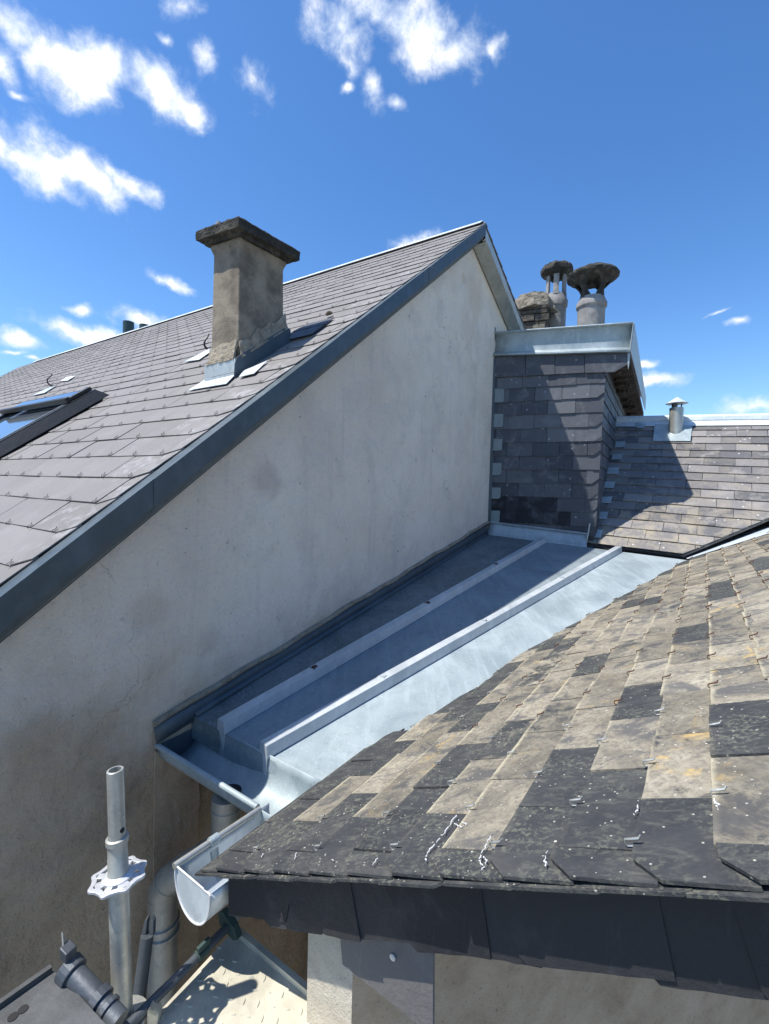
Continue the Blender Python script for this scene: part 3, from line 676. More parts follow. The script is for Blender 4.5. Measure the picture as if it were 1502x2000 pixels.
# left soakers
for (y0, y1) in ((759, 786), (808, 834), (857, 880), (904, 928), (952, 974), (997, 1020)):
    mb = MB(); k = (y0 - 703) / 317; xl = 967 - 9 * k
    mb.prism([Q(xl, y0, .024), Q(xl + 20 - 2 * k, y0 + .4, .024), Q(xl + 19 - 2 * k, y1 - 3, .026), Q(xl + 16 - 2 * k, y1, .026), Q(xl, y1, .026)], nD * .002); mb.build('soaker', 'soak', rh)
mb = MB(); mb.prism([Q(953, 1024, .02), Q(959, 1024, .02), Q(968.5, 700, .02), Q(964, 700, .02)], nD * .012); mb.build('edge_strip', 'zincdk', rh)
# side wall
mb = MB(); OS = cor.copy()
top_s = S(1183, 706)[2] - OS[2]
slates(mb, OS - nS * .0, SD, Zv, nS, 0, 2.9, -.0, top_s, exq, wd_c, .05, [(-1, 0, 0), (0, 1, top_s)], toneQ, thick=.005, lift=.010)
mb.prism([OS - Zv * .2, OS + SD * 3 - Zv * .2, OS + SD * 3 + Zv * top_s, OS + Zv * top_s], -nS * .05, (.2, 0, 0))
mb.build('side_cladding', 'cheek', rh)
# top slab with rough soffit
cL, cR_ = Q(966, 700, .0), Q(1231, 690, .0)
cR_[2] = Q(1229, 695)[2]; cL = np.array([cL[0], cL[1], cR_[2]])
mb = MB(); mb.prism([cL - nD * .012, cR_ - nD * .012, cR_ + SD * 3.0, cL + SD * 3.0 ], Zv * .05)
for k in range(26):
    t = rnd() * 2.6 + .2; b = OS + SD * t + nS * .05 * rnd() + Zv * (top_s - .02)
    s_ = random.uniform(.03, .06); mb.box(b, SD * s_ * 1.5, nS * (.03 + .08 * rnd()), -Zv * s_)
mb.build('soffit', 'soffit', rh, bevel=.006)
# zinc capping on the front
t0, t1 = Q(966, 650, .02), Q(1236, 631, .02); b0, b1 = Q(962, 696, .02), Q(1229, 688, .02)
mb = MB()
def capring(tp_, bp_):
    d = bp_ - tp_
    return [tp_ - nD * .05 + Zv * .002, tp_ + Zv * .004, tp_ + nD * .012 + Zv * .006, tp_ + nD * .02 - Zv * .002, tp_ + nD * .014 - Zv * .010, tp_ + nD * .002 - Zv * .012, tp_ + d * .45 - nD * .022, tp_ + d * .80 - nD * .012, tp_ + d * .86 + nD * .004, tp_ + d * .95 + nD * .034, tp_ + d * 1.0 + nD * .034, tp_ + d * 1.02 + nD * .01]
mb.loft([capring(t0 + (t1 - t0) * k / 6, b0 + (b1 - b0) * k / 6) for k in range(7)], False, False)
cap = mb.build('front_capping', 'zinc', rh, solid=.002, smooth=True)
mb = MB(); mb.prism([t1 + nD * .022, t1 - nD * .06, b1 - nD * .06, b1 + nD * .036], nS * .003); mb.build('end_plate', 'zinc', cap)
mb = MB(); mb.prism([Q(957, 697, .05), Q(961, 634, .05), Q(968, 640, .03), Q(968, 650, .02), Q(963, 697, .02)], -nD * .004 + 0 * Zv); mb.build('wall_plate', 'zincdk', cap)
# right verge of the block: zinc strip running back
mb = MB(); e = t1 + nS * .004
mb.prism([e + nD * .01, e + SD * 3.0, e + SD * 3.0 - Zv * .17, b1 + nS * .004 + nD * .01], nS * .006)
mb.prism([e + nD * .01 - nS * .0, e + SD * 3.0, e + SD * 3.0 - nS * .05, e - nS * .05], Zv * .006)
mb.build('verge_strip', 'zinc', rh)
mb = MB(); p = t1 - Zv * .0; mb.prism([t0 - nD * .02, t1 - nD * .02, t1 + SD * 2.9, t0 + SD * 2.9], -Zv * .006); mb.build('flat_cover', 'zinc', rh)
mb = MB(); a_ = Q(1228, 690, .03); mb.prism([Q(1226, 690, .03), Q(1231, 690, .03), Q(1229, 712, .03), Q(1227, 722, .03), Q(1225.5, 710, .03)], nD * .003); mb.build('drip_tab', 'zinc', rh)
# masonry stack with rubble top, behind the capping
ztop = max(t0[2], t1[2])
def at(px, py, depth): v = ray(px, py); return v * depth / (v @ FW_)
st0 = at(987, 652, 4.55); st1 = at(1072, 650, 4.40)
stack = None; mb = MB()
sdv = nrm(np.array([*(st1 - st0)[:2], 0])); bkv = np.cross(Zv, sdv); bkv = bkv if bkv @ FW_ > 0 else -bkv
base0 = np.array([st0[0], st0[1], 0]); wdt = np.linalg.norm((st1 - st0)[:2])
zs = [at(987, y, 4.5)[2] for y in (660, 640, 636, 622, 618, 605, 600, 590)]
for (xa, xb, za, zb_) in ((-.0, 1.0, 662, 642), (.02, .93, 641, 627), (-.02, 1.0, 626, 613), (0, .95, 612, 604), (-.03, 1.02, 603, 594)):
    z0_, z1_ = at(1030, za, 4.45)[2], at(1030, zb_, 4.45)[2]
    x_ = xa
    while x_ < xb - .02:
        w_ = min(random.uniform(.28, .45), xb - x_)
        o_ = random.uniform(-.012, .012)
        mb.box(base0 + sdv * wdt * x_ - bkv * o_ + Zv * z0_, sdv * wdt * (w_ - .015), bkv * (.36 + o_), Zv * (z1_ - z0_ - .008)); x_ += w_
mb.box(base0 + sdv * .015 + bkv * .02 + Zv * (ztop - .2), sdv * (wdt - .03), bkv * .32, Zv * (at(1030, 596, 4.45)[2] - ztop + .2))
stack = mb.build('masonry_stack', 'brick', rh, sub=2, disp=(.06, .012), bevel=0)
mb = MB(); cst = at(1036, 596, 4.5); hh = at(1036, 570, 4.5)[2] - cst[2]
mb.lathe(cst + bkv * .15, Zv, [(.24, -.03), (.235, .01), (.20, hh * .6), (.15, hh * .95), (.05, hh * 1.05), (.001, hh * 1.05)], 9, .022)
mb.build('rubble_top', 'stone', stack, sub=3, disp=(.07, .045))
# small stones at the foot
mb = MB(); mb.box(at(1041, 647, 4.35), sdv * .10, bkv * .08, Zv * .06); mb.build('foot_stone', 'stone', stack, sub=2, disp=(.04, .012))
# chimney pots: louvred pot and wide mushroom cowl
def pot(cx, depth, prof_px, cowl, name='chimney_pot'):
    v = at(cx, prof_px[0][1], depth); sc_ = depth / F; o = np.array([v[0], v[1], 0]); mb = MB()
    zat = lambda py: at(cx, py, depth)[2]
    mb.lathe(o, Zv, [(r * sc_, zat(y)) for r, y in prof_px], 28, .0012)
    p = mb.build(name, 'pot', rh, smooth=True)
    return p, o, zat, sc_
p1, o1, z1f, s1 = pot(1082, 4.75, [(20, 660), (20, 604), (22.5, 602), (23, 592), (21, 588), (20, 582), (19, 579)], None)
mb = MB()
for k in range(6):
    a = 2 * math.pi * (k + .18) / 6; hw = .26
    ring = lambda y, r: [o1 + np.array([math.cos(a + t), math.sin(a + t), 0]) * (r - dr) * s1 + Zv * z1f(y) for t, dr in ((-hw, 0), (0, -.6), (hw, 0), (hw, 4), (-hw, 4))]
    mb.loft([ring(582, 20.5), ring(574, 19.5), ring(545, 19), ring(536, 20)])
mb.lathe(o1, Zv, [(17, z1f(580)), (17.5, z1f(577)), (2, z1f(576.5))] and [(17 * s1, z1f(584)), (17 * s1, z1f(579)), (.01, z1f(579))], 24)
mb.build('louvre', 'pot', p1, smooth=True)
mb = MB(); mb.lathe(o1, Zv, [(17 * s1, z1f(546)), (24 * s1, z1f(541)), (29.5 * s1, z1f(536)), (29.5 * s1, z1f(529)), (26 * s1, z1f(525)), (17 * s1, z1f(520)), (5 * s1, z1f(518))], 40, .006)
mb.build('cowl', 'sooty', p1, disp=(.04, .009), sub=2, smooth=True)
p2, o2, z2f, s2 = pot(1153, 4.35, [(24.5, 650), (25, 604), (28, 602), (28, 595), (26, 592), (24, 588), (22.5, 584)], None)
mb = MB()
for k in range(4):
    a = 2 * math.pi * (k + .30) / 4; 
    def ring(y, r, hw, th): return [o2 + np.array([math.cos(a + t), math.sin(a + t), 0]) * (r - dr) * s2 + Zv * z2f(y) for t, dr in ((-hw, 0), (0, -1), (hw, 0), (hw, th), (-hw, th))]
    mb.loft([ring(590, 23, .72, 3), ring(580, 22, .5, 3), ring(571, 23, .24, 3.4), ring(563, 27, .24, 4), ring(556, 33, .42, 4), ring(550, 40, .55, 4)])
mb.lathe(o2, Zv, [(22 * s2, z2f(592)), (21 * s2, z2f(586)), (.01, z2f(586))], 24)
mb.build('cowl_leg', 'sooty', p2, smooth=True)
mb = MB(); mb.lathe(o2, Zv, [(10 * s2, z2f(551)), (30 * s2, z2f(553)), (40 * s2, z2f(550)), (46 * s2, z2f(546)), (47 * s2, z2f(542)), (43 * s2, z2f(537)), (30 * s2, z2f(530)), (10 * s2, z2f(527.5)), (.005, z2f(527))], 44, .005)
mb.build('cowl', 'sooty', p2, disp=(.04, .009), sub=2, smooth=True)
# rear slate roof
ve0, ve1 = tco(1336, 1083), tco(1502, 1013)
planesT = [(0, -1, 0.0), (0, 1, 1.74), halfplane(ve0, ve1, (-.5, 1.2)), (1, 0, .35)]
def toneT(x, y):
    k = max(0, 1 - y / .9) if x < -.2 else max(0, .8 - y / .5)
    return (min(1, max(0, random.gauss(.5, .3))), 0, min(1, k * .65 + .3 * rnd()))
mb = MB(); slates(mb, P0, uT, vT, nT, -4.6, .3, -.0, 1.74, .1085, .2165, -.066, planesT, toneT, thick=.006, lift=.012, rag=.0015)
mb.prism([P0 + uT * a + vT * b - nT * .004 for a, b in ((.3, .0), (ve0[0] + .01, .0), (ve1[0], ve1[1]), (-4.6, 1.7), (.3, 1.76))], -nT * .02, (.1, 0, 0))
rroof = mb.build('slate_roof', 'mid', rh)
# eave edge shadow gap board
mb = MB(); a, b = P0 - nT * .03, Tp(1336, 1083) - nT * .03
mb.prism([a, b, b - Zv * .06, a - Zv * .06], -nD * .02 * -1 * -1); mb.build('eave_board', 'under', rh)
# ridge zinc
mb = MB(); R0, R1 = P0 + uT * .3, P0 + uT * -4.6
lo_, mi_, hi_ = 1.70, 1.80, 1.86
bk = wdir(34, -20)
mb.sweep(R0 + vT * 1.69 + nT * .022, R1 + vT * 1.69 + nT * .022, [np.zeros(3), vT * .085, vT * .087 + nT * .008, vT * .115 + nT * .03, vT * .135 + nT * .035, vT * .15 + nT * .02, vT * .16 + bk * .15])
mb.build('ridge_capping', 'zincpale', rh, solid=.002)
mb = MB(); mb.prism([R0 + vT * 1.80, R1 + vT * 1.80, R1 + vT * 1.80 + wdir(34, -35) * 3, R0 + vT * 1.80 + wdir(34, -35) * 3], -Zv * .02); mb.build('rear_slope', 'mid', rh)
# vent pipe
vb = Tp(1319, 846); up_v = Zv
dpt = vb @ FW_; sv_ = dpt / F
ztp = at(1319, 797, dpt)[2]
mb = MB(); mb.pipe(vb - Zv * .03, np.array([vb[0], vb[1], ztp]), 12 * sv_, 11 * sv_, 24)
vp = mb.build('vent_pipe', 'galv', rh, smooth=True)
zc0, zc1, zin = at(1319, 789, dpt)[2], at(1319, 776, dpt)[2], at(1319, 786, dpt)[2]
mb = MB(); mb.lathe(np.array([vb[0], vb[1], 0]), Zv, [(19 * sv_, zc0), (19 * sv_, zc0 + .002), (.002, zc1)], 28); mb.build('cone_cap', 'zincpale', vp)
mb = MB(); mb.tube([vb * 0 + np.array([vb[0] - .02, vb[1], ztp - .03]), np.array([vb[0] - .02, vb[1], zin])], 5 * sv_, 12); mb.tube([np.array([vb[0] + 9 * sv_, vb[1], ztp - .01]), np.array([vb[0] + 8 * sv_, vb[1] - .01, (ztp + zin) / 2]), np.array([vb[0] + 10 * sv_, vb[1], zc0 + .005])], .006, 6); mb.build('cap_stay', 'tube', vp)
mb = MB(); mb.prism([Tp(*p) + nT * .024 for p in ((1275, 866), (1279, 833), (1352, 835), (1348, 866))], nT * .003); mb.build('base_sheet', 'zinc', vp)
mb = MB(); mb.prism([Tp(*p) + nT * .026 for p in ((1241, 830), (1262, 833), (1258, 841), (1243, 840))], nT * .003); mb.build('verge_tab', 'zinc', rh)
# soakers stepping up the side wall
for quad in (((1150, 1036), (1178, 1040), (1173, 1055), (1146, 1053)), ((1166, 1004), (1188, 1004), (1185, 1018), (1163, 1018)), ((1172, 975), (1196, 974), (1193, 987), (1169, 986)), ((1180, 945), (1202, 945), (1199, 958), (1177, 956)),
             ((1188, 918), (1210, 917), (1207, 930), (1184, 929)), ((1197, 892), (1216, 891), (1213, 901), (1194, 902)), ((1203, 867), (1222, 866), (1219, 877), (1201, 878))):
    mb = MB(); mb.prism([Tp(*p) + nT * .024 for p in quad], nT * .002); mb.build('soaker', 'zinc', rh)
# valley sheet between the two slate roofs
mb = MB(); mb.prism([NP(*p) + nR * .012 for p in ((1328, 1079), (1344, 1095), (1520, 1040), (1700, 985), (1700, 935), (1520, 1008))], nR * .003); mb.build('valley_sheet', 'zincpale', rh)
mb = MB(); mb.box(np.array([2.2, 4.4, ZG]), wdir(34) * 4, wdir(124) * 4, Zv * (-.9 - ZG)); mb.build('wall', 'render', rh)

# ------------------------------------------------------------------ zinc flat roof with roll battens
zr_ = thing('zinc_roof', 'low zinc roof with two long battens between gable wall and lichen slates', 'zinc roof', g2 * .5 + g3 * .5)
NW_, NE_ = W(376, 1398, .002), NP(606, 1524) - nR * .004
FWz, FEz = W(949, 1044, .002), NP(1347, 1094) - nR * .004
FEz = FEz
def onl(a, b, x):
    lo, hi = -.3, 1.3
    for _ in range(40):
        m_ = (lo + hi) / 2
        if proj(a + (b - a) * m_)[0] < x: lo = m_
        else: hi = m_
    return a + (b - a) * lo
n1_, f1_ = onl(NW_, NE_, 432), onl(FWz, FEz, 1062)
n2_, f2_ = onl(NW_, NE_, 515), onl(FWz, FEz, 1208)
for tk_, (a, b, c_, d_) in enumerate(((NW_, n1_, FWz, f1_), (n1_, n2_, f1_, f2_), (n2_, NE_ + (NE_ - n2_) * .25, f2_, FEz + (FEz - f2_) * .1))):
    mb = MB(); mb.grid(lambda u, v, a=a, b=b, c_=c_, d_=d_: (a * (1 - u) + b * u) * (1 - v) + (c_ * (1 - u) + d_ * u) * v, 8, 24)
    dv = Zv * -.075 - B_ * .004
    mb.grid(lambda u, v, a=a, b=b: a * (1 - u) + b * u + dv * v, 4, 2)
    mb.build('zinc_tray', ('zincdirty', 'zincshade', 'zinc')[tk_], zr_, solid=.002)  # middle tray is same zinc with shade in its colour; wall-side tray is dirty
up_ = Zv
for (a, b, wn_) in ((n1_, f1_, 0), (n2_, f2_, 1)):
    t = nrm(b - a); sd_ = nrm(np.cross(t, Zv)); hh = .038; w0, w1 = .024, .019
    mb = MB(); offs = [sd_ * -w0, sd_ * -w1 + Zv * hh, sd_ * w1 + Zv * hh, sd_ * w0]
    Ln = np.linalg.norm(b - a); cuts = [0, .17, .40, .68, 1.0] if wn_ else [0, .14, .42, .70, 1.0]
    for i in range(4):
        a_, b_ = a + (b - a) * cuts[i], a + (b - a) * cuts[i + 1]; k = 1 + .04 * (i % 2)
        mb.sweep(a_ - (t * .008 if i else 0), b_, [o * k for o in offs], n=4)
    # front end
    mb.add([a - t * .001 + o for o in offs] + [a - t * .001 - Zv * .078 + sd_ * .014, a - t * .001 - Zv * .078 - sd_ * .014], [(0, 1, 2, 3, 4, 5)])
    bt_ = mb.build('roll_batten', 'zincnew', zr_, solid=.0025, bevel=.002)
    for cc in cuts[1:-1]:
        p = a + (b - a) * cc + Zv * (hh + .003); mb = MB(); mb.box(p - sd_ * .008, t * .018, sd_ * .016, Zv * .004); mb.box(p - sd_ * .018 - t * .004, t * .002, sd_ * .036, Zv * .002); mb.build('batten_clip', 'zincnew' if wn_ else 'rust', bt_)
# wall flashing
mb = MB()
tA, tB = W(299, 1420, .004), W(958, 1019, .004); bA, bB = NW_ + nW * .003, FWz + nW * .003
ext = (NW_ - FWz) * .0
mb.grid(lambda u, v: (tA * (1 - u) + tB * u) * (1 - v) + (W(303, 1452, .006) * (1 - u) + bB * u) * v + nW * (.004 + .004 * v + .001 * math.sin(u * 40)), 24, 2)
mb.grid(lambda u, v: (NW_ * (1 - u) + FWz * u) + nW * (.005 + .02 * v) + Zv * (.018 * (1 - v) + .003), 24, 2)
wf = mb.build('wall_flashing', 'zincdk', zr_, solid=.002, smooth=True)
mb = MB(); 
def beadpt(u): return tA * (1 - u) + tB * u + nW * .004 + Zv * (.010 + .004 * math.sin(u * 23) + .003 * math.sin(u * 61))
mb.tube([beadpt(k / 40) for k in range(41)], [.009 + .003 * rnd() for _ in range(41)], 8); mb.build('mortar_bead', 'mortar', wf, smooth=True)
# back upstand
mb = MB(); ta_, tb_ = Q(958, 1021, .03), Q(1147, 1044, .03); fa_, fb_ = FWz, onl(FWz, FEz, 1146)
mb.grid(lambda u, v: (fa_ * (1 - u) + fb_ * u) * (1 - v) + (ta_ * (1 - u) + tb_ * u) * v - (1 - v) * v * .06 * Zv, 12, 5); mb.build('back_upstand', 'zinc', zr_, solid=.002, smooth=True)
mb = MB(); mb.sweep(ta_, tb_, [nD * .002, nD * .012 + Zv * .006, nD * .0 + Zv * .012]); mb.build('upstand_lip', 'zincnew', zr_, solid=.002)
mb = MB(); mb.sweep(Q(1148, 1050, .05), Q(1153, 1024, .05), [nD * 0, nD * .02]); mb.tube([Q(1145, 1062, .05), Q(1152, 1022, .05)], .004, 6); mb.build('corner_trim', 'zincnew', zr_, solid=.002)
# structure under the trays
mb = MB(); dn = Zv * -.02
mb.prism([NW_ + dn + B_ * .02, NE_ + dn + B_ * .02 + (NE_ - NW_) * .2, FEz + dn, FWz + dn], Zv * -.05); mb.build('boarding', 'under', zr_)
# ---- box gutter at the low end (half round)
def halfpipe(p0, p1, wv, depth, n=14):
    return [wv * (1 - math.cos(math.pi * k / n)) / 2 + Zv * (-depth * math.sin(math.pi * k / n) ** .8) for k in range(n + 1)]
wv1 = B_ * .150
gt = thing('box_gutter', 'short zinc gutter with round outlet hole below the zinc trays', 'gutter', (g2 + g3) / 2 - Zv * .08)
mb = MB(); ga, gb = g3 + nW * .004, g2 + (g2 - g3) * .16
hp = halfpipe(ga, gb, wv1, .075); hp.append(wv1 + Zv * .03)
mb.sweep(ga, gb, hp, n=10); mb.build('trough', 'zinc', gt, solid=.002, smooth=True)
mb = MB(); mb.tube([ga, g2 - (g2 - g3) * .02], .0085, 12); mb.build('front_bead', 'zinc', gt, smooth=True)
mb = MB(); mb.prism([ga + o for o in hp[:-1]], nW * .002); mb.build('stop_end', 'zincdk', gt)
mb = MB(); oc = g3 + (g2 - g3) * .60 + B_ * .062 - Zv * .069
mb.lathe(oc, Zv, [(.030, -.0), (.032, .004), (.028, .004), (.028, -.03)], 24, caps=False); mb.lathe(oc, Zv, [(.0275, .0045), (.001, .0046)], 24)
mb.build('outlet', 'under', gt, smooth=True)
mb = MB(); ring_ = []
for k in range(22):
    a_ = 2 * math.pi * k / 22; u_, w_ = .13 + .12 * math.cos(a_) * random.uniform(.8, 1.15), .052 + .024 * math.sin(a_) * random.uniform(.7, 1.2)
    ring_.append((u_, w_))
cg = (g2 - g3); cen = [ga + cg * u_ + B_ * w_ + Zv * (-.075 * math.sin(math.acos(max(-1, min(1, 1 - 2 * w_ / .150)))) ** .8 + .0025) for u_, w_ in ring_]
cc_ = sum(cen) / len(cen); cc_[2] = min(p[2] for p in cen) - .0
mb.add(cen + [cc_ + Zv * .004], [(k, (k + 1) % 22, 22) for k in range(22)]); mb.build('silt', 'moss', gt, smooth=True)
# eaves gutter
eg = thing('eaves_gutter', 'half round zinc gutter with closed end under the slate corner', 'gutter', g0 - Zv * .09)
wv2 = wdir(124.6) * .128; gd = nrm(g2 - g0)
mb = MB(); hp2 = halfpipe(0, 0, wv2, .092, 18); hp2 = [o for o in hp2]
mb.sweep(g0, g2 + gd * .03, hp2, n=6); trough = mb.build('trough', 'zincnew', eg, solid=.002, smooth=True)
mb = MB(); mb.tube([g0 - gd * .004, g2 + gd * .0], .0075, 12); mb.build('front_bead', 'galv', eg, smooth=True)
mb = MB(); mb.prism([g0 + o for o in hp2], gd * .002); mb.build('end_cap', 'zincpale', eg)
mb = MB(); mb.tube([g0 + o - gd * .001 for o in hp2], .0022, 6); mb.tube([g0, g0 + wv2], .002, 6); mb.build('solder_seam', 'lime', eg, smooth=True)
mb = MB(); ps = g0 + gd * .085
mb.loft([[ps + gd * t + o * 1.03 + Zv * .002 for o in hp2[:10]] for t in (0, .022)], False, False); mb.tube([ps, ps + gd * .022], .0105, 12); mb.build('joint_strap', 'zinc', eg, solid=.0015, smooth=True)
mb = MB(); ps = g2 - gd * .02; mb.prism([ps - Zv * .004, ps + gd * .03 - Zv * .004, ps + gd * .025 - Zv * .05, ps + gd * .0 - Zv * .045], wdir(124.6) * .003); mb.build('corner_bracket', 'zincnew', eg)

# ------------------------------------------------------------------ near house: slate roof, verge slates, wall
nh = thing('slate_roofed_house', 'low house with lichen stained slate roof and slate hung verge in the foreground', 'house', q + C_ * 1.5 + vN * 1.5 + Zv * (ZG - q[2]))
val = [(.28, -.04), nco(575, 1548), nco(700, 1475), nco(900, 1365), nco(1100, 1225), nco(1230, 1150), nco(1343, 1094), nco(1420, 1066), nco(1502, 1040), (7.5, nco(1502, 1040)[1] + (7.5 - nco(1502, 1040)[0]) * .75)]
def planesN(x, y):
    pl = [(-1, 0, .030), (0, -1, -.036)]
    for i in range(len(val) - 1):
        if val[i][0] - .1 <= x + .1 and x - .1 <= val[i + 1][0] + .1 and x > .15:
            pl.append(halfplane(val[i], val[i + 1], (x, 6.0)))
    return pl
from math import hypot
DARKS = [(1240, 1378), (1195, 1545), (960, 1548), (1330, 1620), (1180, 1630), (1460, 1430), (1460, 1545), (905, 1505), (1170, 1500), (1460, 1240), (700, 1500), (1390, 1165), (1350, 1240), (1080, 1625), (980, 1270), (1460, 1610), (1460, 1670), (1210, 1600), (1000, 1640), (880, 1640), (790, 1605), (700, 1615), (740, 1640), (620, 1640), (560, 1600), (1120, 1600)]
LIGHTS = [(650, 1560), (830, 1440), (820, 1500), (890, 1570), (1060, 1555), (1330, 1500), (1330, 1440), (1100, 1440), (1180, 1445), (870, 1430), (1000, 1480), (950, 1460), (1060, 1490)]
def toneN(x, y):
    p = proj(q + C_ * x + vN * y); px, py = p
    # distance along the slates from verge and valley
    vd = 9
    for i in range(len(val) - 1):
        if val[i][0] <= x <= val[i + 1][0]:
            t = (x - val[i][0]) / (val[i + 1][0] - val[i][0]); vd = y - (val[i][1] * (1 - t) + val[i + 1][1] * t)
    light = .82
    if x < .12: light = .05
    elif x < .27: light = .1 if rnd() < .5 else .78
    if y < .20 + .25 * max(0, .7 - x) and x < .9: light = .06 if rnd() < .8 else light
    if vd < .13: light = .10 if rnd() < .85 else .6
    elif vd < .2 and rnd() < .3: light = .2
    elif light > .5 and rnd() < .07: light = .25
    for (a, b) in DARKS:
        if hypot(px - a, (py - b) * 1.2) < 30: light = .12
    for (a, b) in LIGHTS:
        if hypot(px - a, (py - b) * 1.2) < 36: light = .85
    if light > .5: light += random.gauss(-.02, .17)
    else: light += abs(random.gauss(0, .08))
    return (light, rnd(), min(1, max(0, random.gauss(.4, .4))))
def chamN(poly, a, b, lo):
    if a < -.03 < b - .03:
        vt = poly[-1][1]; e_ = -.030
        return [(e_, lo + .034), (e_ + .030, lo + .003)] + [(p[0], p[1]) for p in poly[:-2] if p[0] > e_ + .036] + [(b, vt), (e_, vt)]
mb = MB(); exN = .0925; wdN = .205
tailsN = slates(mb, q, C_, vN, nR, -.033, 6.2, .988 - exN * 11, .988 + exN * 26, exN, wdN, .127, planesN, toneN, thick=.0042, lift=.0075, rag=.0013, jit=.002, chamfer=chamN)
# verge undercloak slates
for k in range(26):
    a = k * .105 + random.uniform(0, .02) + .004; w_ = .115
    o_ = -nR * (-.0005 + .001 * (k % 2))
    if k > 22: break
    mb.prism([q + C_ * (-.037 + .004 * rnd()) + vN * a + o_, q + C_ * (-.039 + .006 * rnd()) + vN * (a + w_ - .012) + o_, q + C_ * -.03 + vN * (a + w_) + o_, q + C_ * .08 + vN * (a + w_) + o_, q + C_ * .08 + vN * a + o_], -nR * .004, (.1, rnd(), 0))
mb.prism([q + C_ * a + vN * b - nR * .012 for a, b in ((.012, .04), (.28, .03), *[(v_[0], v_[1] + .03) for v_ in val[1:]], (7.5, 4.4), (.012, 4.4))], -nR * .008, (.05, .5, 0))
nroof = mb.build('slate_roof', 'old', nh)
# hooks: bright ones on the lower dark slates, rusted ones higher up
vis = []
for (x, y) in tailsN:
    if x < .02 or y < 0: continue
    p = q + C_ * x + vN * y; s_ = proj(p)
    if p @ FW_ > .2 and 380 < s_[0] < 1510 and 1030 < s_[1] < 1760 and planesN(x, y): 
        ok = all(a * x + b * y <= c - .01 for a, b, c in planesN(x, y))
        if ok: vis.append((np.linalg.norm(p), x, y, s_))
vis.sort(key=lambda t: t[0])
far = MB()
for i, (d_, x, y, s_) in enumerate(vis):
    if rnd() < .12 and i > 30: continue
    bright = (x < .46) or (y < .35)
    hk_ = hook_mb(q, C_, vN, nR, x, y, h=.0125, r=.0011 if i < 60 else .0016)
    if i < 96: hk_.build('slate_hook', 'galv' if bright else 'rust', nroof, smooth=True)
    else: far.v, b0_ = far.v, len(far.v); far.v += hk_.v; far.f += [tuple(k + b0_ for k in f) for f in hk_.f]; far.t += hk_.t; far.mi += hk_.mi
o = far.build('slate_hooks', 'rust', nroof); o['kind'] = 'stuff'
# limescale runs between the lowest slates
def run(pts, r=.0011):
    P3 = [NP(*p) + nR * .0125 for p in pts]; out = MB(); fine = []
    for i in range(len(P3) - 1):
        for t in np.linspace(0, 1, 7, endpoint=False): fine.append(P3[i] * (1 - t) + P3[i + 1] * t + C_ * random.gauss(0, .0008) + vN * random.gauss(0, .0013))
    for i in range(len(fine) - 1):
        if rnd() < .3: continue
        out.tube([fine[i], fine[i + 1]], r * random.uniform(.35, 1.0), 5)
    return out
for pts in ([(836, 1700), (842, 1680), (868, 1650), (895, 1610), (900, 1598)], [(952, 1712), (942, 1700), (953, 1675), (968, 1648)], [(948, 1718), (957, 1700), (950, 1690)], [(1075, 1712), (1071, 1702), (1083, 1668)], [(1246, 1612), (1253, 1598), (1255, 1575)], [(1405, 1575), (1409, 1592), (1413, 1605)], [(892, 1622), (905, 1632), (918, 1626), (897, 1616)], [(512, 1690), (518, 1680)], [(580, 1692), (584, 1678)], [(655, 1698), (652, 1684)], [(735, 1705), (745, 1688)], [(1340, 1108), (1343, 1128)], [(1382, 1078), (1384, 1105)]):
    run(pts).build('limescale_run', 'lime', nroof)
# verge slates hanging on the gable
nC = -C_
FP = lambda px, py, o=0.: isect(px, py, nC, q - nC * .012 + nC * o)
bots = [((448, 1786), (520, 1794)), ((529, 1808), (586, 1818)), ((600, 1812), (668, 1832)), ((676, 1830), (798, 1840)), ((818, 1858), (925, 1866)), ((930, 1866), (1028, 1882)), ((1030, 1882), (1270, 1908)), ((1290, 1922), (1502, 1950)), ((1502, 1950), (1800, 1990))]
mb = MB()
for i, ((xa, ya), (xb, yb)) in enumerate(bots):
    ty = lambda x: 1692 + (x - 448) * .0585
    lean = 0 if i == 0 else -46
    nx = bots[i + 1][0][0] if i + 1 < len(bots) else xb
    o1_, o2_ = .003 + .0012 * ((i + 1) % 2), .004 + .0026 * ((i + 1) % 2)
    A0, A1 = FP(max(448, xa + lean - 30), ty(max(448, xa + lean - 30)) - 3, o1_), FP(xb + lean + 60, ty(xb + lean + 60) - 3, o1_)
    bot = [FP(xa - 14 * (i > 0), ya - 16 * (i > 0), o2_), FP(xa, ya, o2_)] + [FP(xa + (xb - xa) * k / 5, ya + (yb - ya) * k / 5 + random.uniform(-1.5, 1.5), o2_) for k in range(1, 5)] + [FP(xb, yb, o2_), FP(nx + 30, yb + 6, o2_)]
    if i == 0: bot = [FP(448, 1786, o2_)] + bot[2:]
    mb.prism([A0] + bot + [A1], nC * .0024, (min(1, max(0, random.gauss(.35, .15))), 0, 0))
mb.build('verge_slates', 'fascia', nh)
mb = MB(); mb.prism([FP(449, 1700, -.004), FP(449, 1784, -.004), FP(1502, 1930, -.004), FP(2300, 2030, -.004), FP(2300, 1800, -.004)], -nC * .03); mb.build('verge_board', 'under', nh)
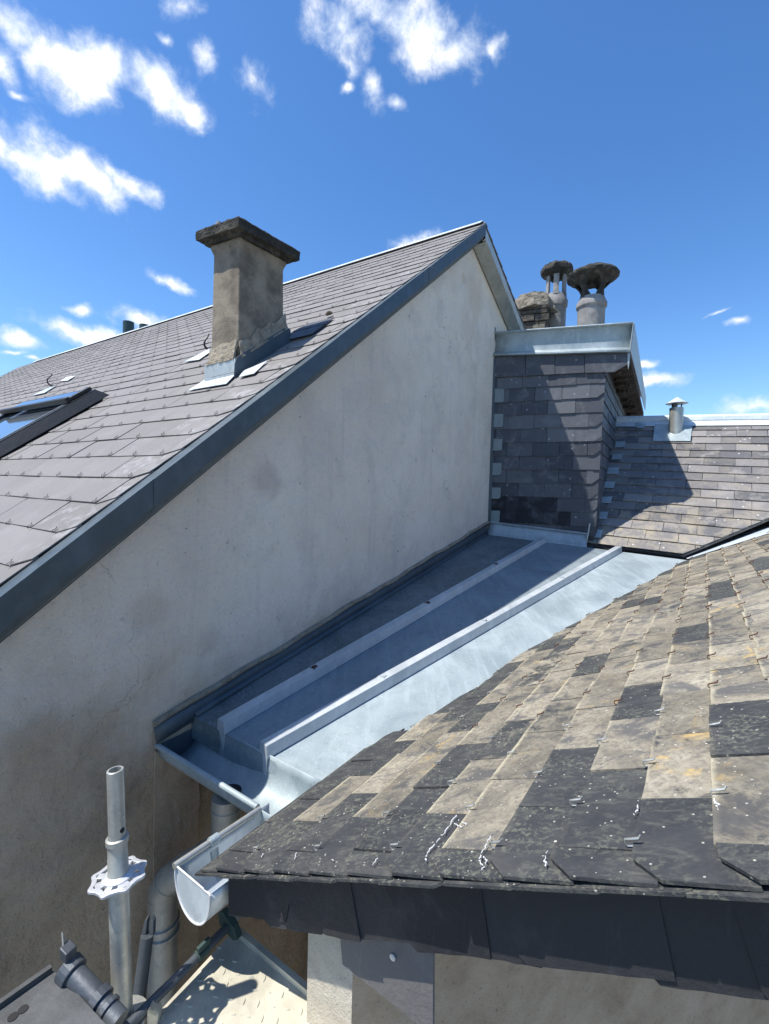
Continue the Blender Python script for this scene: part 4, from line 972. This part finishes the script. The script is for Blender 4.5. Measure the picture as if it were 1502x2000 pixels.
# walls below: front pier facing the camera, then a wall turning away from the sun
PW = lambda px, py, o=0.: isect(px, py, nC, q - nC * .05 + nC * o)
c1, c2 = PW(602, 1818), PW(668, 1830)
topz = max(c1[2], c2[2]) + .12
def vplane(P, z): return np.array([P[0], P[1], z])
mb = MB(); c2b = PW(690, 1840)
mb.prism([vplane(c1, ZG), vplane(c2b, ZG), vplane(c2b, c2b[2] + .06), vplane(c1, c1[2] + .02)], C_ * .25); mb.build('front_wall', 'lowall', nh)
mb = MB(); wd2 = wdir(66); e2 = c2b + wd2 * 3.2; z2 = c2b[2] + .05
mb.prism([vplane(c2b, ZG), vplane(e2, ZG), vplane(e2, z2 + .9), vplane(c2b + wd2 * .3, z2 + .15), vplane(c2b, z2)], C_ * .25)
mb.build('gable_wall', 'lowbrown', nh)
mb = MB(); mb.prism([vplane(c1 + C_ * .25, ZG), vplane(c1 + C_ * 3.2, ZG), vplane(c1 + C_ * 3.2, zl - .09), vplane(c1 + C_ * .25, zl - .09)], wdir(124.6) * .2); mb.build('eaves_wall', 'lowall', nh)
# hung slate panel by the pier
PP = lambda px, py: isect(px, py, nC, q - nC * .035)
mb = MB(); mb.prism([PP(664, 1828), PP(669, 1884), PP(820, 2003), PP(845, 2030), PP(846, 1845)], -nC * .006, (.75, 0, 0)); pan = mb.build('slate_panel', 'panel', nh)
mb = MB(); ctr = PP(769, 1867) + nC * .002; mb.lathe(ctr, nC, [(.0055, 0), (.0055, .002), (.001, .003)], 14); mb.build('nail_head', 'cast', pan)

# ------------------------------------------------------------------ downpipe
dp = thing('downpipe', 'grey zinc downpipe with bends running down the corner of the gable wall', 'downpipe', at(318, 2000, 1.42) - Zv * .3)
dA2 = oc + B_ * -.012
top_p = np.array([dA2[0], dA2[1], oc[2] - .004]); x1_ = np.array([dA2[0], dA2[1], at(437, 1630, dA2 @ FW_)[2]])
end_p = at(318, 1745, 1.42); end_p = np.array([end_p[0], end_p[1], end_p[2]]); bot_p = np.array([end_p[0], end_p[1], ZG + .1])
mb = MB(); mb.tube([top_p, x1_], .044, 28); mb.build('upper_pipe', 'galv', dp, smooth=True)
for c_a, c_b, c_r in ((.085, .077, .0465), (.02, .014, .0455)): mb = MB(); mb.tube([x1_ + Zv * c_a, x1_ + Zv * c_b], c_r, 28); mb.build('collar', 'galv', dp, smooth=True)
pa, pb, pc_, pd = x1_, x1_ - Zv * .075, end_p + Zv * .08, end_p
bez = [pa * (1 - t) ** 3 + 3 * pb * t * (1 - t) ** 2 + 3 * pc_ * t * t * (1 - t) + pd * t ** 3 for t in np.linspace(0, 1, 22)]
mb = MB(); mb.tube(bez, .043, 28); mb.build('bend', 'galv', dp, smooth=True)
mb = MB()
for k in (6, 8, 17): mb = MB(); mb.tube([bez[k], bez[k] + (bez[k + 1] - bez[k]) * .35], .0448, 28); mb.build('bend_seam', 'galv', dp, smooth=True)
mb = MB(); mb.tube([end_p, bot_p], .043, 28); mb.build('lower_pipe', 'galv', dp, smooth=True)
for zz in (.085, .115):
    mb = MB(); mb.tube([end_p - Zv * zz, end_p - Zv * (zz + .008)], .049, 28); mb.build('collar', 'galv', dp, smooth=True)

# ------------------------------------------------------------------ scaffold
pt0 = ray(225, 1503) * .8775; pb0 = ray(240, 2000) * .8775; ax = nrm(pt0 - pb0)
sf = thing('scaffold', 'galvanised scaffold standard with white hand wheel nut, ledgers and deck', 'scaffold', vplane(pb0, ZG))
def onax(py):
    lo, hi = 0., 1.
    for _ in range(40):
        m_ = (lo + hi) / 2
        if proj(pb0 + (pt0 - pb0) * m_)[1] > py: lo = m_
        else: hi = m_
    return pb0 + (pt0 - pb0) * lo
mb = MB(); mb.tube([onax(1995) - ax * 7, onax(1700)], .0176, 32); std = mb.build('standard', 'galv', sf, smooth=True)
mb = MB(); mb.pipe(onax(1690), pt0, .0146, .0109, 32); mb.build('inner_tube', 'galv', sf, smooth=True)
# pin hole
ph = onax(1618); hd = nrm(-ph + np.array([0, 0, 0])); hd = nrm(hd - ax * (hd @ ax)); hd = nrm(hd + np.cross(ax, hd) * .75)
mb = MB(); mb.lathe(ph + hd * .0142, hd, [(.0047, -.001), (.0047, .0008), (.0005, .0009)], 16); mb.build('pin_hole', 'under', sf)
mb = MB(); wc = onax(1712)
mb.lathe(wc, ax, [(r*.75, h_*.75) for r, h_ in ((.0265, -.006), (.0265, .006), (.0235, .012), (.0235, .05), (.0225, .052), (.0225, .085), (.0262, .088), (.0262, .100), (.0205, .102), (.0205, .092))], 32, caps=False)
mb.build('sleeve', 'galv', sf, smooth=True)
# hand wheel with holes: outer scalloped ring, inner ring and webs
mb = MB(); n_ = 96; wa_ = nrm(np.cross(ax, np.array([1., 0, 0]))); wb_ = np.cross(ax, wa_)
def ro(t): return .0625 + .0042 * math.cos(8 * t) + .001 * math.cos(16 * t)
th = .007
def pt3(r, t, h): return wc + ((wa_ * math.cos(t) + wb_ * math.sin(t)) * r + ax * h) * .75
rings = []
for k in range(n_):
    t = 2 * math.pi * k / n_
    rings.append([pt3(ro(t), t, -th / 2), pt3(ro(t), t, th / 2), pt3(ro(t) - .012, t, th / 2 + .001), pt3(ro(t) - .012, t, -th / 2)])
rings.append(rings[0]); mb.loft(rings, True, False)
rings = [[pt3(.037, 2 * math.pi * k / 48, -th / 2), pt3(.037, 2 * math.pi * k / 48, th / 2 + .002), pt3(.024, 2 * math.pi * k / 48, th / 2 + .008), pt3(.024, 2 * math.pi * k / 48, -th / 2)] for k in range(49)]
mb.loft(rings, True, False)
for k in range(8):
    t = 2 * math.pi * (k + .0) / 8 + .0; big = k % 2 == 0; hw = .20 if big else .30
    mb.loft([[pt3(r, t + s * hw * (1.0 if r < .05 else .8), h) for s, h in ((-1, -th / 2 + .0005), (1, -th / 2 + .0005), (1, th / 2 - .0005), (-1, th / 2 - .0005))] for r in (.036, .045, .053)])
mb.build('hand_wheel', 'cast', sf, bevel=.0008)
# deck on the right
zd = -1.04
dk_pts = [onz(296, 1992, zd), onz(452, 1822, zd), onz(590, 1940, zd), onz(760, 2085, zd), onz(560, 2300, zd), onz(330, 2200, zd)]
dcn = sum(dk_pts) / len(dk_pts)
mb = MB(); mb.prism(dk_pts, -Zv * .02); mdk = mb
mb = MB(); e0_, e1_ = onz(455, 1824, zd), onz(590, 1940, zd); dd = nrm(e1_ - e0_); ee = onz(760, 2085, zd)
mb.sweep(e0_, ee, [Zv * .0, Zv * .014, Zv * .014 - np.cross(dd, Zv) * .012, Zv * .002 - np.cross(dd, Zv) * .012], True); mlip = mb
mb = mdk
for i in range(12):
    for j in range(9):
        p = onz(330, 1990, zd) + dd * (i * .027 - .04) + nrm(np.cross(Zv, dd)) * (j * .027 - .045 + .0135 * (i % 2)); s_ = proj(p)
        v_ = e0_ + dd * ((p - e0_) @ dd)
        inside = all(np.cross(dk_pts[(k + 1) % 6] - dk_pts[k], p - dk_pts[k])[2] * np.cross(dk_pts[(k + 1) % 6] - dk_pts[k], dcn - dk_pts[k])[2] > 0 for k in range(6))
        if inside and np.linalg.norm(p - v_) > .02:
            q_ = dd if (i + j) % 2 else nrm(np.cross(Zv, dd)); r_ = nrm(q_ + .5 * np.cross(Zv, q_))
            mb.lathe(p, Zv, [(.001, 0)], 4) if 0 else mb.loft([[p + r_ * a * .007 + np.cross(Zv, r_) * b * .0022 + Zv * .0003 for a, b in ((-1, 0), (-.5, 1), (.5, 1), (1, 0), (.5, -1), (-.5, -1))], [p + r_ * a * .005 + np.cross(Zv, r_) * b * .0008 + Zv * .0022 for a, b in ((-1, 0), (-.5, 1), (.5, 1), (1, 0), (.5, -1), (-.5, -1))]])
deck = tag(mb.build('scaffold_deck', 'deck'), 'cream sunlit scaffold deck with raised treads, right of the hand wheel post', 'scaffold deck', 'scaffold decks'); mlip.build('deck_lip', 'deck', deck)
# thin ledger with sliding sleeve and painted coupler on the right
l0, l1 = onz(292, 1962, zd + .0375), onz(440, 1815, zd + .0375); ldv = nrm(l1 - l0)
mb = MB(); mb.tube([l0 - ldv * .05, l1 + ldv * .01], .0094, 20); ldr = mb.build('ledger', 'tube', sf, smooth=True)
mb = MB(); pcl = l0 + (l1 - l0) * .58; mb.tube([pcl, pcl + ldv * .027], .0118, 16); mb.box(pcl + Zv * .012, ldv * .03, np.cross(ldv, Zv) * .008, Zv * .012); mb.build('sleeve', 'green', ldr, bevel=.001)
mb = MB(); pe = l1 + ldv * .004; sdl = np.cross(ldv, Zv)
mb.prism([pe - sdl * .03 + Zv * .018, pe - sdl * .018 + Zv * .03, pe + sdl * .02 + Zv * .012, pe + sdl * .034 - Zv * .012, pe + sdl * .02 - Zv * .02, pe - sdl * .025 - Zv * .006], ldv * .016)
mb.box(pe - sdl * .01 + ldv * .012, ldv * .035, sdl * .008, Zv * .022)
mb.build('coupler', 'green', ldr, bevel=.0015)
mb = MB(); mb.prism([pe + ldv * .016 + Zv * .01, pe + ldv * .05 + Zv * .022, pe + ldv * .045 + Zv * .0, pe + ldv * .016 - Zv * .008], sdl * .006); mb.build('wedge', 'cast', ldr)
# thick tube on the left
k0, k1 = at(136, 1893, .84), at(232, 1998, .795); kd = nrm(k1 - k0); 
mb = MB(); mb.tube([k0, k1], .018, 24); tb = mb.build('transom', 'tube', sf, smooth=True)
mb = MB(); mb.tube([k0 - kd * .008, k0 + kd * .014], .0233, 18); sdk = nrm(np.cross(kd, Zv)); mb.box(k0 - kd * .014 - sdk * .01 + Zv * .02, kd * .02, sdk * .02, Zv * .02)
mb.build('coupler', 'tube', tb, bevel=.002)
mb = MB(); p = k0 - kd * .012; mb.prism([p + sdk * -.006 + Zv * -.01 - kd * .0, p - sdk * .014 - kd * .012 + Zv * .012, p - kd * .012 + Zv * .055, p + sdk * .008 + kd * .006 + Zv * .02], kd * .005); mb.build('wedge', 'galv', tb)
mb = MB(); m_ = k0 + kd * .073; mb.tube([m_, m_ + kd * .015], .0233, 18); mb.tube([m_ + kd * .026, m_ + kd * .034], .0218, 18); mb.build('collar', 'tube', tb, bevel=.001)
# deck on the left, shade put into its dark colour
zd2 = k0[2] - .009
lp = [onz(-60, 2004, zd2), onz(98, 1893, zd2), onz(122, 1908, zd2), onz(215, 2010, zd2), onz(300, 2120, zd2), onz(0, 2300, zd2)]
mb = MB(); mb.prism(lp, -Zv * .02); dl = tag(mb.build('scaffold_deck', 'deckshade'), 'grey scaffold deck coloured dark as in shade at the bottom left corner against the gable wall', 'scaffold deck', 'scaffold decks')
mb = MB(); a_, b_ = lp[0], lp[1]; sd_ = nrm(np.cross(b_ - a_, Zv)); mb.sweep(a_, b_, [Zv * 0, Zv * .010, Zv * .010 + sd_ * .009, sd_ * .009], True); mb.build('deck_lip', 'deckshade', dl)
mb = MB()
for p in ((25, 1987), (45, 1972)): mb.lathe(onz(*p, zd2) + Zv * .0005, Zv, [(.0075, 0), (.0075, .0009), (.001, .001)], 12)
mb.build('drain_hole', 'under', dl)
# diagonal brace
b0_, b1_ = at(267, 1985, .97), at(290, 1806, 1.0); bd_ = nrm(b1_ - b0_)
mb = MB(); mb.tube([b0_ - bd_ * .1, b1_ - bd_ * .02], .0131, 20); br = mb.build('brace', 'tube', sf, smooth=True)
sdb = nrm(np.cross(bd_, FW_)); mb = MB()
for s_ in (-1, 1): mb.prism([b1_ - bd_ * .022 + sdb * s_ * .003, b1_ - bd_ * .022 + sdb * s_ * .0131, b1_ + bd_ * .006 + sdb * s_ * .010, b1_ + bd_ * .012 + sdb * s_ * .004], FW_ * .012)
mb.build('fork_end', 'tube', br, bevel=.001)
# rosette and couplers at the foot of the standard
mb = MB(); rc = onax(1992); mb.lathe(rc, ax, [(.018, -.006), (.043, -.0045), (.045, 0), (.043, .003), (.019, .006)], 24, caps=False); mb.build('rosette', 'galv', sf, smooth=True)
mb = MB(); mb.prism([at(285, 2005, .87), at(287, 1975, .87), at(300, 1968, .885), at(309, 1985, .885), at(306, 2010, .885)], FW_ * .02); mb.build('coupler', 'galv', sf, bevel=.003)
